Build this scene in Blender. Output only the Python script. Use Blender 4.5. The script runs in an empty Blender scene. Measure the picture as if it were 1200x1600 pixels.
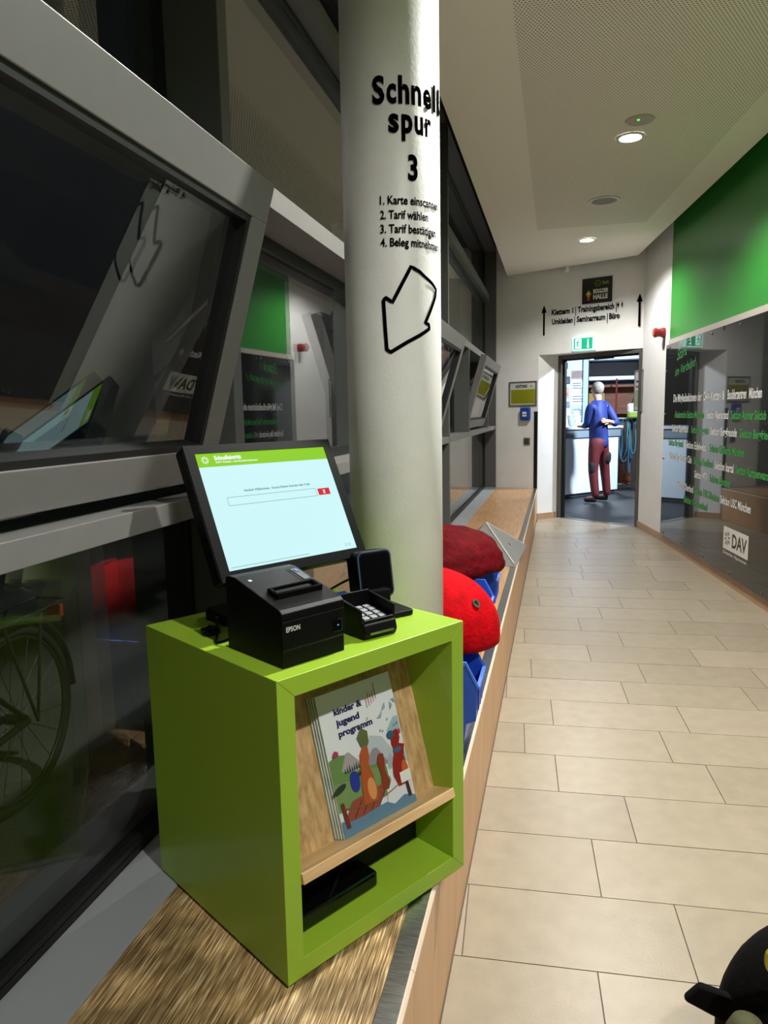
import bpy, math, random
from mathutils import Vector, Matrix
random.seed(7)
S = bpy.context.scene
COL = S.collection
PI = math.pi

# ------------------------------------------------------------------ camera
F_PX, PITCH, ROLL, YAW, CAM_H = 1118.2, 0.1356, -0.0187, 0.2375, 1.35
fw = Vector((-math.sin(YAW)*math.cos(PITCH), math.cos(YAW)*math.cos(PITCH), -math.sin(PITCH)))
r0 = Vector((math.cos(YAW), math.sin(YAW), 0)); u0 = r0.cross(fw)
rt = r0*math.cos(ROLL) + u0*math.sin(ROLL); up = -r0*math.sin(ROLL) + u0*math.cos(ROLL)
cd = bpy.data.cameras.new('camera'); cam = bpy.data.objects.new('camera', cd); COL.objects.link(cam)
cd.sensor_fit = 'VERTICAL'; cd.sensor_height = 24.0; cd.lens = F_PX/1600*24.0
cd.clip_start = 0.02; cd.clip_end = 200
cam.matrix_world = Matrix(((rt.x, up.x, -fw.x, 0), (rt.y, up.y, -fw.y, 0), (rt.z, up.z, -fw.z, CAM_H), (0, 0, 0, 1)))
S.camera = cam

# ------------------------------------------------------------------ world and view
w = bpy.data.worlds.new('night'); S.world = w; w.use_nodes = True
w.node_tree.nodes['Background'].inputs[0].default_value = (0.0012, 0.0016, 0.0022, 1)
w.node_tree.nodes['Background'].inputs[1].default_value = 1.0
S.view_settings.view_transform = 'Standard'; S.view_settings.look = 'None'
S.view_settings.gamma = 1.0; S.view_settings.use_curve_mapping = False
S.view_settings.exposure = 0.9
LAMP_W = 112.0          # corridor downlights
ROOM_W = 105.0          # cool lamps of the room behind the door

# ------------------------------------------------------------------ materials
def lin(c):
    return tuple((x/255/12.92 if x/255 <= .04045 else ((x/255+.055)/1.055)**2.4) for x in c)
MATS = {}
def mat(name, rgb, rough=.5, metal=0., noise=None, bump=None, coat=0., spec=.5, emit=None, estr=1., ior=1.5):
    """noise = (scale, amount[, stretch]); bump = (scale, strength)"""
    if name in MATS: return MATS[name]
    m = bpy.data.materials.new(name); m.use_nodes = True; N = m.node_tree.nodes; L = m.node_tree.links
    b = N['Principled BSDF']; c = lin(rgb)
    b.inputs['Base Color'].default_value = (*c, 1); b.inputs['Roughness'].default_value = rough
    b.inputs['Metallic'].default_value = metal; b.inputs['Coat Weight'].default_value = coat
    b.inputs['Coat Roughness'].default_value = .04
    b.inputs['Specular IOR Level'].default_value = spec; b.inputs['IOR'].default_value = ior
    tc = None
    if noise or bump: tc = N.new('ShaderNodeTexCoord')
    if noise:
        mp = N.new('ShaderNodeMapping'); L.new(tc.outputs['Object'], mp.inputs[0])
        if len(noise) > 2: mp.inputs['Scale'].default_value = noise[2]
        t = N.new('ShaderNodeTexNoise'); t.inputs['Scale'].default_value = noise[0]; t.inputs['Detail'].default_value = 5
        L.new(mp.outputs[0], t.inputs['Vector'])
        rr = N.new('ShaderNodeValToRGB'); a = noise[1]
        rr.color_ramp.elements[0].position = .3; rr.color_ramp.elements[1].position = .7
        rr.color_ramp.elements[0].color = (*[x*(1-a) for x in c], 1); rr.color_ramp.elements[1].color = (*[min(1, x*(1+a)) for x in c], 1)
        L.new(t.outputs['Fac'], rr.inputs[0]); L.new(rr.outputs[0], b.inputs['Base Color'])
    if bump:
        t2 = N.new('ShaderNodeTexNoise'); t2.inputs['Scale'].default_value = bump[0]; t2.inputs['Detail'].default_value = 3
        L.new(tc.outputs['Object'], t2.inputs['Vector'])
        bp = N.new('ShaderNodeBump'); bp.inputs['Strength'].default_value = bump[1]; bp.inputs['Distance'].default_value = .01
        L.new(t2.outputs['Fac'], bp.inputs['Height']); L.new(bp.outputs[0], b.inputs['Normal'])
    if emit is not None:
        b.inputs['Emission Color'].default_value = (*lin(emit), 1); b.inputs['Emission Strength'].default_value = estr
    MATS[name] = m; return m

def glass_mat(name, tint=(.90, .93, .92), ior=1.75):
    m = bpy.data.materials.new(name); m.use_nodes = True; N = m.node_tree.nodes; L = m.node_tree.links; N.clear()
    o = N.new('ShaderNodeOutputMaterial'); mx = N.new('ShaderNodeMixShader'); tr = N.new('ShaderNodeBsdfTransparent')
    gl = N.new('ShaderNodeBsdfGlossy'); fr = N.new('ShaderNodeFresnel'); fr.inputs['IOR'].default_value = ior
    tr.inputs[0].default_value = (*tint, 1); gl.inputs['Roughness'].default_value = 0.0; gl.inputs[0].default_value = (1, 1, 1, 1)
    # the same reflectance from either side of the sheet
    geo = N.new('ShaderNodeNewGeometry');
    ad = N.new('ShaderNodeMapRange'); ad.inputs[3].default_value = ior; ad.inputs[4].default_value = 1/ior; L.new(geo.outputs['Backfacing'], ad.inputs[0]); L.new(ad.outputs[0], fr.inputs['IOR'])
    L.new(fr.outputs[0], mx.inputs[0]); L.new(tr.outputs[0], mx.inputs[1]); L.new(gl.outputs[0], mx.inputs[2]); L.new(mx.outputs[0], o.inputs[0])
    return m

def wood_mat(name, dark, light, rough=.45, scale=(2, 60, 60), coat=0., wear=None):
    m = bpy.data.materials.new(name); m.use_nodes = True; N = m.node_tree.nodes; L = m.node_tree.links
    b = N['Principled BSDF']; tc = N.new('ShaderNodeTexCoord'); mp = N.new('ShaderNodeMapping'); mp.inputs['Scale'].default_value = scale
    t = N.new('ShaderNodeTexNoise'); t.inputs['Scale'].default_value = 1.0; t.inputs['Detail'].default_value = 6; t.inputs['Distortion'].default_value = .4
    L.new(tc.outputs['Object'], mp.inputs[0]); L.new(mp.outputs[0], t.inputs['Vector'])
    r = N.new('ShaderNodeValToRGB'); r.color_ramp.elements[0].position = .33; r.color_ramp.elements[1].position = .68
    r.color_ramp.elements[0].color = (*lin(dark), 1); r.color_ramp.elements[1].color = (*lin(light), 1)
    L.new(t.outputs['Fac'], r.inputs[0]); src = r.outputs[0]
    if wear:   # weathered, worn-through patches (wear with a shape of its own); wear = (dark, light, y_to)
        mp2 = N.new('ShaderNodeMapping'); mp2.inputs['Scale'].default_value = (300, 11, 300); mp2.inputs['Rotation'].default_value = (0, 0, .03)
        L.new(tc.outputs['Object'], mp2.inputs[0])
        g = N.new('ShaderNodeTexNoise'); g.inputs['Scale'].default_value = 1.3; g.inputs['Detail'].default_value = 6; L.new(mp2.outputs[0], g.inputs['Vector'])
        r2 = N.new('ShaderNodeValToRGB'); e = r2.color_ramp.elements
        e[0].position = .36; e[1].position = .66; e[0].color = (*lin(wear[0]), 1); e[1].color = (*lin(wear[1]), 1)
        k = e.new(.56); k.color = (*lin(wear[3]), 1)
        L.new(g.outputs['Fac'], r2.inputs[0])
        # big blotches
        n3 = N.new('ShaderNodeTexNoise'); n3.inputs['Scale'].default_value = 9; n3.inputs['Detail'].default_value = 3; L.new(tc.outputs['Object'], n3.inputs['Vector'])
        r3 = N.new('ShaderNodeValToRGB'); r3.color_ramp.elements[0].position = .42; r3.color_ramp.elements[1].position = .62
        r3.color_ramp.elements[0].color = (.5, .48, .45, 1); r3.color_ramp.elements[1].color = (1.1, 1.07, 1, 1)
        L.new(n3.outputs['Fac'], r3.inputs[0])
        mm = N.new('ShaderNodeMix'); mm.data_type = 'RGBA'; mm.blend_type = 'MULTIPLY'; mm.inputs[0].default_value = 1
        L.new(r2.outputs[0], mm.inputs[6]); L.new(r3.outputs[0], mm.inputs[7])
        sx = N.new('ShaderNodeSeparateXYZ'); L.new(tc.outputs['Object'], sx.inputs[0])
        mr = N.new('ShaderNodeMapRange'); mr.inputs[1].default_value = wear[2]-.5; mr.inputs[2].default_value = wear[2]+.6; mr.inputs[3].default_value = 0; mr.inputs[4].default_value = 1
        L.new(sx.outputs[1], mr.inputs[0])
        mix = N.new('ShaderNodeMix'); mix.data_type = 'RGBA'
        L.new(mr.outputs[0], mix.inputs[0]); L.new(mm.outputs[2], mix.inputs[6]); L.new(src, mix.inputs[7]); src = mix.outputs[2]
        bp = N.new('ShaderNodeBump'); bp.inputs['Strength'].default_value = .5; bp.inputs['Distance'].default_value = .004
        L.new(g.outputs['Fac'], bp.inputs['Height']); L.new(bp.outputs[0], b.inputs['Normal'])
    L.new(src, b.inputs['Base Color']); b.inputs['Roughness'].default_value = rough; b.inputs['Coat Weight'].default_value = coat
    MATS[name] = m; return m

def perforated_mat():
    """ceiling board: matt off-white with a field of round acoustic holes"""
    m = bpy.data.materials.new('perforated_ceiling'); m.use_nodes = True; N = m.node_tree.nodes; L = m.node_tree.links
    b = N['Principled BSDF']; b.inputs['Roughness'].default_value = .9
    tc = N.new('ShaderNodeTexCoord'); sx = N.new('ShaderNodeSeparateXYZ'); L.new(tc.outputs['Object'], sx.inputs[0])
    def mth(op, a, bb=None, cc=None):
        n = N.new('ShaderNodeMath'); n.operation = op
        for i, v in enumerate((a, bb, cc)):
            if v is None: continue
            if isinstance(v, (int, float)): n.inputs[i].default_value = v
            else: L.new(v, n.inputs[i])
        return n.outputs[0]
    P = .0165
    row = mth('FLOOR', mth('DIVIDE', sx.outputs[1], P)); stag = mth('MULTIPLY', mth('FRACT', mth('MULTIPLY', row, .5)), 1.0)
    fx = mth('SUBTRACT', mth('FRACT', mth('ADD', mth('DIVIDE', sx.outputs[0], P), stag)), .5); fy = mth('SUBTRACT', mth('FRACT', mth('DIVIDE', sx.outputs[1], P)), .5)
    d = mth('SQRT', mth('ADD', mth('MULTIPLY', fx, fx), mth('MULTIPLY', fy, fy)))
    hole = mth('LESS_THAN', d, .24)
    a = mth('GREATER_THAN', sx.outputs[0], -.2)
    edge = mth('ADD', mth('MULTIPLY', sx.outputs[0], .9935), mth('MULTIPLY', sx.outputs[1], .1141))   # parallel to the right-hand edge
    bb = mth('LESS_THAN', edge, 1.56); cc = mth('LESS_THAN', sx.outputs[1], 7.1)
    k = mth('MULTIPLY', hole, mth('MULTIPLY', a, mth('MULTIPLY', bb, cc)))
    mix = N.new('ShaderNodeMix'); mix.data_type = 'RGBA'; L.new(k, mix.inputs[0])
    mix.inputs[6].default_value = (*lin((244, 238, 228)), 1); mix.inputs[7].default_value = (*lin((104, 94, 84)), 1)
    L.new(mix.outputs[2], b.inputs['Base Color'])
    return m

M_WALL = mat('white_plaster', (236, 236, 234), .85, noise=(6, .03), bump=(120, .12))
M_COL = mat('column_paint', (240, 239, 236), .42, noise=(9, .04), bump=(110, .06))
M_TILE = [mat('floor_tile_%d' % i, c, .33, noise=(14, .07), bump=(180, .05)) for i, c in enumerate([(152, 140, 119), (156, 144, 123), (149, 137, 117), (158, 145, 125)])]
M_GROUT = mat('grout', (96, 84, 72), .9)
M_BTILE = mat('baseboard_tile', (176, 140, 108), .4, noise=(10, .08))
M_FTILE = mat('bench_front_tile', (206, 160, 114), .42, noise=(12, .08, (1, 1, .2)))
M_NOSE = mat('bench_nosing', (220, 200, 178), .45)
M_FRAME = mat('grey_powder_coat', (108, 107, 104), .42, noise=(30, .03))
M_FRAMED = mat('grey_powder_coat_shaded', (80, 81, 79), .45)  # same grey coat, shade painted in for unlit posts and upper rails
M_GASKET = mat('black_rubber', (14, 15, 16), .5)
M_GLASS = glass_mat('window_glass')
M_STEEL = mat('brushed_steel', (150, 152, 150), .32, 1., noise=(4, .3, (8, 120, 8)))
M_GREEN = mat('cabinet_green', (158, 196, 54), .38, noise=(3, .03), coat=.15)
M_OAK = wood_mat('oak_veneer', (178, 140, 92), (220, 184, 132), .5, (90, 90, 3))
M_OAKL = wood_mat('oak_ledge', (196, 156, 106), (230, 196, 148), .45, (4, 60, 60))
M_BENCH = wood_mat('bench_oak', (172, 124, 78), (208, 162, 112), .28, (60, 3, 60), .2, wear=((122, 96, 64), (255, 236, 190), 2.1, (204, 170, 122)))
M_BLACK = mat('black_plastic', (11, 11, 12), .45, bump=(400, .05), spec=.15)
M_GLOSSB = mat('glossy_black', (8, 8, 10), .08)
M_INK = mat('black_vinyl', (8, 8, 8), .95, spec=0.)
M_WHITEV = mat('white_vinyl', (232, 232, 230), .5)
M_GREENV = mat('green_vinyl', (58, 158, 62), .5)
M_GWALL = mat('green_wall', (54, 150, 56), .38, noise=(4, .05))
M_BOARD = mat('smoked_glass', (42, 44, 44), .03, spec=.5, ior=1.55)
M_BLUE = mat('blue_bin', (38, 82, 196), .35, noise=(12, .08))
M_RED = mat('red_hold', (176, 0, 12), .8, noise=(26, .22), bump=(90, .3), spec=.08)
M_RED2 = mat('crimson_hold', (88, 5, 12), .75, noise=(18, .35), bump=(34, .8), spec=.08)
M_GREY = mat('grey_volume', (120, 120, 117), .7, noise=(22, .14, (1, 6, 1)))
M_CREAM = mat('white_grip', (226, 214, 204), .6)
M_CEIL = perforated_mat()
M_DARK = mat('dark_void', (20, 20, 21), .8)
M_ROOF = mat('roof_slab', (60, 58, 56), .9)
M_ASPH = mat('asphalt', (84, 83, 76), .9, noise=(90, .35), bump=(140, .5))

# ------------------------------------------------------------------ mesh helpers
def obj(name, V, Fc, m, parent=None, smooth=False, bevel=0., seg=2):
    me = bpy.data.meshes.new(name); me.from_pydata([tuple(v) for v in V], [], [tuple(f) for f in Fc]); me.update()
    if m: me.materials.append(m)
    if smooth: me.polygons.foreach_set('use_smooth', [True]*len(me.polygons))
    o = bpy.data.objects.new(name, me); COL.objects.link(o); o.parent = parent
    if bevel:
        b = o.modifiers.new('bevel', 'BEVEL'); b.width = bevel; b.segments = seg; b.limit_method = 'ANGLE'; b.angle_limit = .6
    return o
def empty(name, loc=(0, 0, 0), rz=0.):
    o = bpy.data.objects.new(name, None); COL.objects.link(o); o.location = loc; o.rotation_euler = (0, 0, rz); o.empty_display_size = .05
    return o
def tag(o, label, cat, group=None):
    o['label'] = label; o['category'] = cat
    if group: o['group'] = group
    return o
def thing(name, label, cat, loc=(0, 0, 0), rz=0., group=None): return tag(empty(name, loc, rz), label, cat, group)
def structure(o): o['kind'] = 'structure'; return o
BF = [(0, 3, 2, 1), (4, 5, 6, 7), (0, 1, 5, 4), (1, 2, 6, 5), (2, 3, 7, 6), (3, 0, 4, 7)]
def box(x0, x1, y0, y1, z0, z1):
    return [(x0, y0, z0), (x1, y0, z0), (x1, y1, z0), (x0, y1, z0), (x0, y0, z1), (x1, y0, z1), (x1, y1, z1), (x0, y1, z1)], BF
def join(*parts):
    V, Fc = [], []
    for v, f in parts:
        n = len(V); V += list(v); Fc += [tuple(i+n for i in q) for q in f]
    return V, Fc
def xf(vf, fn): return [fn(*v) for v in vf[0]], vf[1]
def prism(poly, z0, z1):
    n = len(poly); V = [(x, y, z0) for x, y in poly]+[(x, y, z1) for x, y in poly]
    Fc = [tuple(reversed(range(n))), tuple(range(n, 2*n))]+[(i, (i+1) % n, (i+1) % n+n, i+n) for i in range(n)]
    return V, Fc
def ext(poly, a0, a1, axis):
    """prism of a 2-D outline along an axis: axis 'y' takes (x,z), axis 'x' takes (y,z)"""
    V, Fc = prism(poly, a0, a1)
    if axis == 'y': return [(x, z, y) for x, y, z in V], [tuple(reversed(f)) for f in Fc]
    if axis == 'x': return [(z, x, y) for x, y, z in V], Fc
    return V, Fc
def lathe(prof, n=32, cx=0, cy=0, cap=True):
    V, Fc = [], []
    for r, z in prof:
        for i in range(n): a = 2*PI*i/n; V.append((cx+r*math.cos(a), cy+r*math.sin(a), z))
    for j in range(len(prof)-1):
        for i in range(n): k = (i+1) % n; Fc.append((j*n+i, j*n+k, (j+1)*n+k, (j+1)*n+i))
    if cap: Fc.append(tuple(reversed(range(n)))); Fc.append(tuple(range((len(prof)-1)*n, len(prof)*n)))
    return V, Fc
def tube(pts, r, n=8, closed=False):
    pts = [Vector(p) for p in pts]; V, Fc = [], []; N = len(pts); prev = None
    for i, p in enumerate(pts):
        if closed: t = pts[(i+1) % N]-pts[i-1]
        else: t = pts[min(i+1, N-1)]-pts[max(i-1, 0)]
        t.normalize()
        if prev is None:
            a = Vector((0, 0, 1)) if abs(t.z) < .9 else Vector((1, 0, 0)); u = t.cross(a).normalized()
        else: u = (prev-t*prev.dot(t)).normalized()
        prev = u; v = t.cross(u)
        for k in range(n): a = 2*PI*k/n; V.append(p+u*(r*math.cos(a))+v*(r*math.sin(a)))
    for i in range(N if closed else N-1):
        j = (i+1) % N
        for k in range(n): l = (k+1) % n; Fc.append((i*n+k, i*n+l, j*n+l, j*n+k))
    if not closed: Fc.append(tuple(reversed(range(n)))); Fc.append(tuple(range((N-1)*n, N*n)))
    return V, Fc
def spline(pts, n=8):
    P = [Vector(p) for p in pts]; P = [P[0]]+P+[P[-1]]; out = []
    for i in range(1, len(P)-2):
        for k in range(n):
            t = k/n; out.append(.5*((2*P[i])+(P[i+1]-P[i-1])*t+(2*P[i-1]-5*P[i]+4*P[i+1]-P[i+2])*t*t+(3*P[i]-P[i-1]-3*P[i+1]+P[i+2])*t**3))
    out.append(P[-2]); return out
def flat(poly, fn): return [fn(x, y) for x, y in poly], [tuple(range(len(poly)))]
def rrect(x0, x1, y0, y1, r, n=4):
    out = []
    for cx, cy, a0 in ((x1-r, y1-r, 0), (x0+r, y1-r, 90), (x0+r, y0+r, 180), (x1-r, y0+r, 270)):
        for i in range(n+1): a = math.radians(a0+90*i/n); out.append((cx+r*math.cos(a), cy+r*math.sin(a)))
    return out
_TX = {}
def text2d(s, bold=0.):
    """outlines of built-in lettering, cap height about .7, start at x=0"""
    if (s, bold) in _TX: return _TX[(s, bold)]
    cu = bpy.data.curves.new('t', 'FONT'); cu.body = s; cu.size = 1; cu.offset = bold; cu.resolution_u = 3; cu.fill_mode = 'FRONT'
    o = bpy.data.objects.new('t', cu); me = bpy.data.meshes.new_from_object(o)
    V = [(v.co.x, v.co.y) for v in me.vertices]; Fc = [tuple(p.vertices) for p in me.polygons]
    bpy.data.objects.remove(o); bpy.data.curves.remove(cu); bpy.data.meshes.remove(me)
    x0 = min(v[0] for v in V); V = [(x-x0, y) for x, y in V]
    _TX[(s, bold)] = (V, Fc); return V, Fc
def lettering(parent, s, fn, width, cap, m, bold=0.012, name='lettering'):
    """fn maps flat (x to the right, y up) to the surface; width is the length of the whole line, cap the capital height"""
    V, Fc = text2d(s, bold); w_ = max(v[0] for v in V); k = width/w_; c = cap/.7
    return obj(name, [fn(x*k, y*c) for x, y in V], Fc, m, parent)

# ------------------------------------------------------------------ setting out (metres; corridor runs along +Y)
ZB = .385                                   # bench top
XF, XG = -.76, -.925                        # front of the window frames, glass plane
ZC = 3.02                                   # suspended ceiling
TR = .1169; RD = Vector((-math.sin(TR), math.cos(TR), 0)); RN = Vector((math.cos(TR), math.sin(TR), 0)); D1 = 1.973   # right-hand wall
EA = math.radians(-22.77); ED = Vector((math.cos(EA), math.sin(EA), 0)); E0 = Vector((-.802, 9.385, 0))               # end wall
def eq(X): return (X+.802)/ED.x             # distance along the end wall of a point with that X
RB = RN*D1+RD*7.56                          # where the right-hand wall bends
DR = Vector((.93, 8.68, 0)); DL = Vector((.016, 9.364, 0)); EC = E0+ED*eq(-.228)   # door jambs, corner of the end wall

# floor with its tiles
floor_poly = [(-.2372, -4.6), (2.5, -4.6), (RB.x, RB.y), (DR.x, DR.y), (DL.x, DL.y), (EC.x, EC.y)]
fl = structure(obj('floor', *prism([(-.95, -4.6), (2.7, -4.6), (1.3, 7.8), (1.0, 8.6), (.0, 9.42), (-.95, 9.5)], -.08, -.0025), M_GROUT))
def clip(poly, reg):
    out = poly
    for i in range(len(reg)):
        a = reg[i]; b = reg[(i+1) % len(reg)]; src = out; out = []
        def side(p): return (b[0]-a[0])*(p[1]-a[1])-(b[1]-a[1])*(p[0]-a[0])
        for j in range(len(src)):
            p, q = src[j], src[(j+1) % len(src)]; sp, sq = side(p), side(q)
            if sp >= 0: out.append(p)
            if sp*sq < 0: t = sp/(sp-sq); out.append((p[0]+(q[0]-p[0])*t, p[1]+(q[1]-p[1])*t))
        if len(out) < 3: return []
    return out
TH = math.radians(3.143); TT = (-math.sin(TH), math.cos(TH)); TS = (math.cos(TH), math.sin(TH))
joints = {-1: .204, 0: -.124, 1: .245, 2: .384, 3: .161, 4: .045, 5: .171, 6: .525, 7: .09, 8: .413, 9: .062, 10: .41, 11: .568, 12: .175, 13: .422, 14: .18, 15: .549}
for k in range(-23, 28):
    t0 = 1.633+.28*k; j0 = joints.get(k, random.random()*.56); g = .0016
    for n in range(-4, 6):
        s0 = j0+.56*n
        q = [(s0+g, t0+g), (s0+.56-g, t0+g), (s0+.56-g, t0+.28-g), (s0+g, t0+.28-g)]
        q = [(s*TS[0]+t*TT[0], s*TS[1]+t*TT[1]) for s, t in q]
        q = clip(q, floor_poly)
        if len(q) < 3: continue
        A = abs(sum(q[i][0]*q[(i+1) % len(q)][1]-q[(i+1) % len(q)][0]*q[i][1] for i in range(len(q))))/2
        if A < .0015: continue
        obj('floor_tile', *prism(q, -.01, random.uniform(-.0003, .0003)), random.choice(M_TILE), fl)

# end wall, lintel over the door
we = structure(obj('wall_end', *join(
    prism([(-1.25, E0.y+.19), (EC.x, EC.y), (DL.x, DL.y), (-.06, 9.62), (-1.25, 9.95)], -.02, 3.45),
    prism([(EC.x, EC.y), (DR.x, DR.y), (1.0, 8.76), (DL.x-.02, DL.y+.16), (-.2, 9.45)], 2.035, 3.45)), M_WALL))
# right-hand wall: long leg, and the short leg up to the door
wr = structure(obj('wall_right', *join(
    prism([tuple((RN*D1+RD*-4.9).xy), tuple((RN*(D1+.2)+RD*-4.9).xy), tuple((RN*(D1+.2)+RD*7.6).xy), tuple(RB.xy)], -.02, 3.45),
    prism([tuple(RB.xy), tuple((RN*(D1+.2)+RD*7.6).xy), (DR.x+.16, DR.y+.03), (DR.x, DR.y)], -.02, 3.45)), M_WALL))
structure(obj('wall_back', *box(-1.2, 3.0, -4.8, -4.65, -.02, 3.45), M_WALL))
structure(obj('wall_left', *box(-1.12, -.9, -4.6, 9.55, -.3, ZB-.03), M_ROOF))
# suspended ceiling board, and the structural slab above its shadow gaps
ce = structure(obj('ceiling', *prism([(-.637, -4.6), (2.35, -4.6), (1.255, 4.93), (.905, 7.95), (.84, 8.55), (-.62, 9.29)], ZC, ZC+.09), M_CEIL))
obj('slab', *prism([(-1.3, -4.8), (3.0, -4.8), (1.5, 7.8), (1.2, 9.2), (-1.3, 10)], 3.4, 3.55), M_ROOF, ce)
# painted green band
def rw(s, z, off=0.): p = RN*(D1-off)+RD*s; return (p.x, p.y, z)
def rbox(s0, s1, z0, z1, o0, o1): return xf(box(s0, s1, z0, z1, o0, o1), lambda a, b, c: rw(a, b, c))
obj('green_panel', *rbox(-4.6, 7.53, 2.03, 3.42, 0, .006), M_GWALL, wr)
# baseboards
bb = structure(empty('baseboard_right'))
for i in range(20):
    s0 = 7.29-.64*i
    if s0 < -4: break
    obj('baseboard_tile', *rbox(s0-.636, s0, .0, .075, .0, .012), M_BTILE, bb, bevel=.002)
obj('baseboard_tile', *rbox(7.293, 7.56, .0, .075, .0, .012), M_BTILE, bb, bevel=.002)
sd = (DR-RB).normalized(); sn = Vector((-sd.y, sd.x, 0)); SL = (DR-RB).length
def sw(s, z, off=0.): p = RB+sd*s+sn*off; return (p.x, p.y, z)
def sbox(s0, s1, z0, z1, o0, o1): return xf(box(s0, s1, z0, z1, o0, o1), lambda a, b, c: sw(a, b, c))
obj('baseboard_tile', *sbox(.0, SL-.47, 0, .075, 0, .012), M_BTILE, bb, bevel=.002)
obj('baseboard_tile', *sbox(SL-.467, SL, 0, .075, 0, .012), M_BTILE, bb, bevel=.002)
be = structure(empty('baseboard_end'))
rv = (DL-EC).normalized(); rvn = Vector((rv.y, -rv.x, 0))
def rvbox(s0, s1, z0, z1, o0, o1):
    def f(a, b, c): p = EC+rv*a+rvn*c; return (p.x, p.y, b)
    return xf(box(s0, s1, z0, z1, o0, o1), f)
obj('baseboard_tile', *rvbox(.0, (DL-EC).length-.03, 0, .075, 0, .011), M_BTILE, be, bevel=.002)

# door frame
dd = (DR-DL).normalized(); dn = Vector((dd.y, -dd.x, 0)); DW = (DR-DL).length
def dbox(s0, s1, z0, z1, o0, o1):
    def f(a, b, c): p = DL+dd*a+dn*c; return (p.x, p.y, b)
    return xf(box(s0, s1, z0, z1, o0, o1), f)
dr = structure(empty('door_1'))
M_DOOR = mat('door_frame_grey', (84, 82, 78), .45)
obj('door_frame', *join(dbox(-.01, .045, 0, 2.035, -.06, .012), dbox(DW-.04, DW+.0, 0, 2.035, -.06, .012), dbox(.045, DW-.04, 1.985, 2.035, -.06, .012)), M_DOOR, dr, bevel=.003)
obj('door_seal', *join(dbox(.045, .07, 0, 1.985, -.07, -.03), dbox(DW-.062, DW-.04, 0, 1.985, -.07, -.03), dbox(.07, DW-.062, 1.965, 1.985, -.07, -.03)), M_GASKET, dr)
obj('door_closer', *dbox(.5, .75, 1.95, 1.985, -.05, .0), M_GASKET, dr, bevel=.004)
obj('threshold', *dbox(.0, DW, -.003, .004, -.06, .02), M_STEEL, dr)

# ------------------------------------------------------------------ window front
def wbox(x0, x1, y0, y1, z0, z1): return box(x0, x1, y0, y1, z0, z1)
ZT = [(1.135, 1.18), (1.91, 1.97), (2.72, 2.81)]
def pane(par, y0, y1, z0, z1, x=XG):
    return obj('pane', *box(x-.012, x+.012, y0, y1, z0, z1), M_GLASS, par)
def gasket(par, y0, y1, z0, z1, x=XG, wd=.016):
    return obj('gasket', *join(box(x+.013, x+.03, y0, y1, z0, z0+wd), box(x+.013, x+.03, y0, y1, z1-wd, z1),
               box(x+.013, x+.03, y0, y0+wd, z0+wd, z1-wd), box(x+.013, x+.03, y1-wd, y1, z0+wd, z1-wd)), M_GASKET, par)
TILT = math.radians(16.2)
def sash(par, y0, y1, z0=1.205, x0=-.80, L=.676):
    """bottom-hung sash tilted into the room: rails, stiles, its own pane"""
    st = (math.sin(TILT), math.cos(TILT)); nn = (math.cos(TILT), -math.sin(TILT))
    def f(y, a, d): return (x0+st[0]*a-nn[0]*d, y, z0+st[1]*a-nn[1]*d)      # a up the sash, d behind its front face
    def B(ya, yb, a0, a1, d0, d1): return xf(box(ya, yb, a0, a1, d0, d1), f)
    fw_ = .075; T = .055
    s = obj('sash', *join(B(y0, y1, 0, fw_, 0, T), B(y0, y1, L-fw_-.01, L, 0, T)), M_FRAME, par, bevel=.002)
    obj('stile', *B(y0, y0+fw_, fw_, L-fw_-.01, 0, T), M_FRAME, s, bevel=.002)
    obj('stile', *B(y1-fw_, y1, fw_, L-fw_-.01, 0, T), M_FRAME, s, bevel=.002)
    a0, a1, b0, b1 = fw_, L-fw_-.01, y0+fw_, y1-fw_
    obj('glazing_bead', *join(B(b0, b1, a0, a0+.014, .004, T), B(b0, b1, a1-.014, a1, .004, T), B(b0, b0+.014, a0+.014, a1-.014, .004, T), B(b1-.014, b1, a0+.014, a1-.014, .004, T)), M_GASKET, s)
    obj('pane', *B(b0+.004, b1-.004, a0+.004, a1-.004, .024, .046), M_GLASS, s)
    for ya in (y0+.06, y1-.06):
        e = f(ya, L*.62, T); obj('stay_arm', *tube([e, (XG+.06, ya, e[2]-.10)], .006, 6), M_STEEL, s)
    return s
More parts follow.
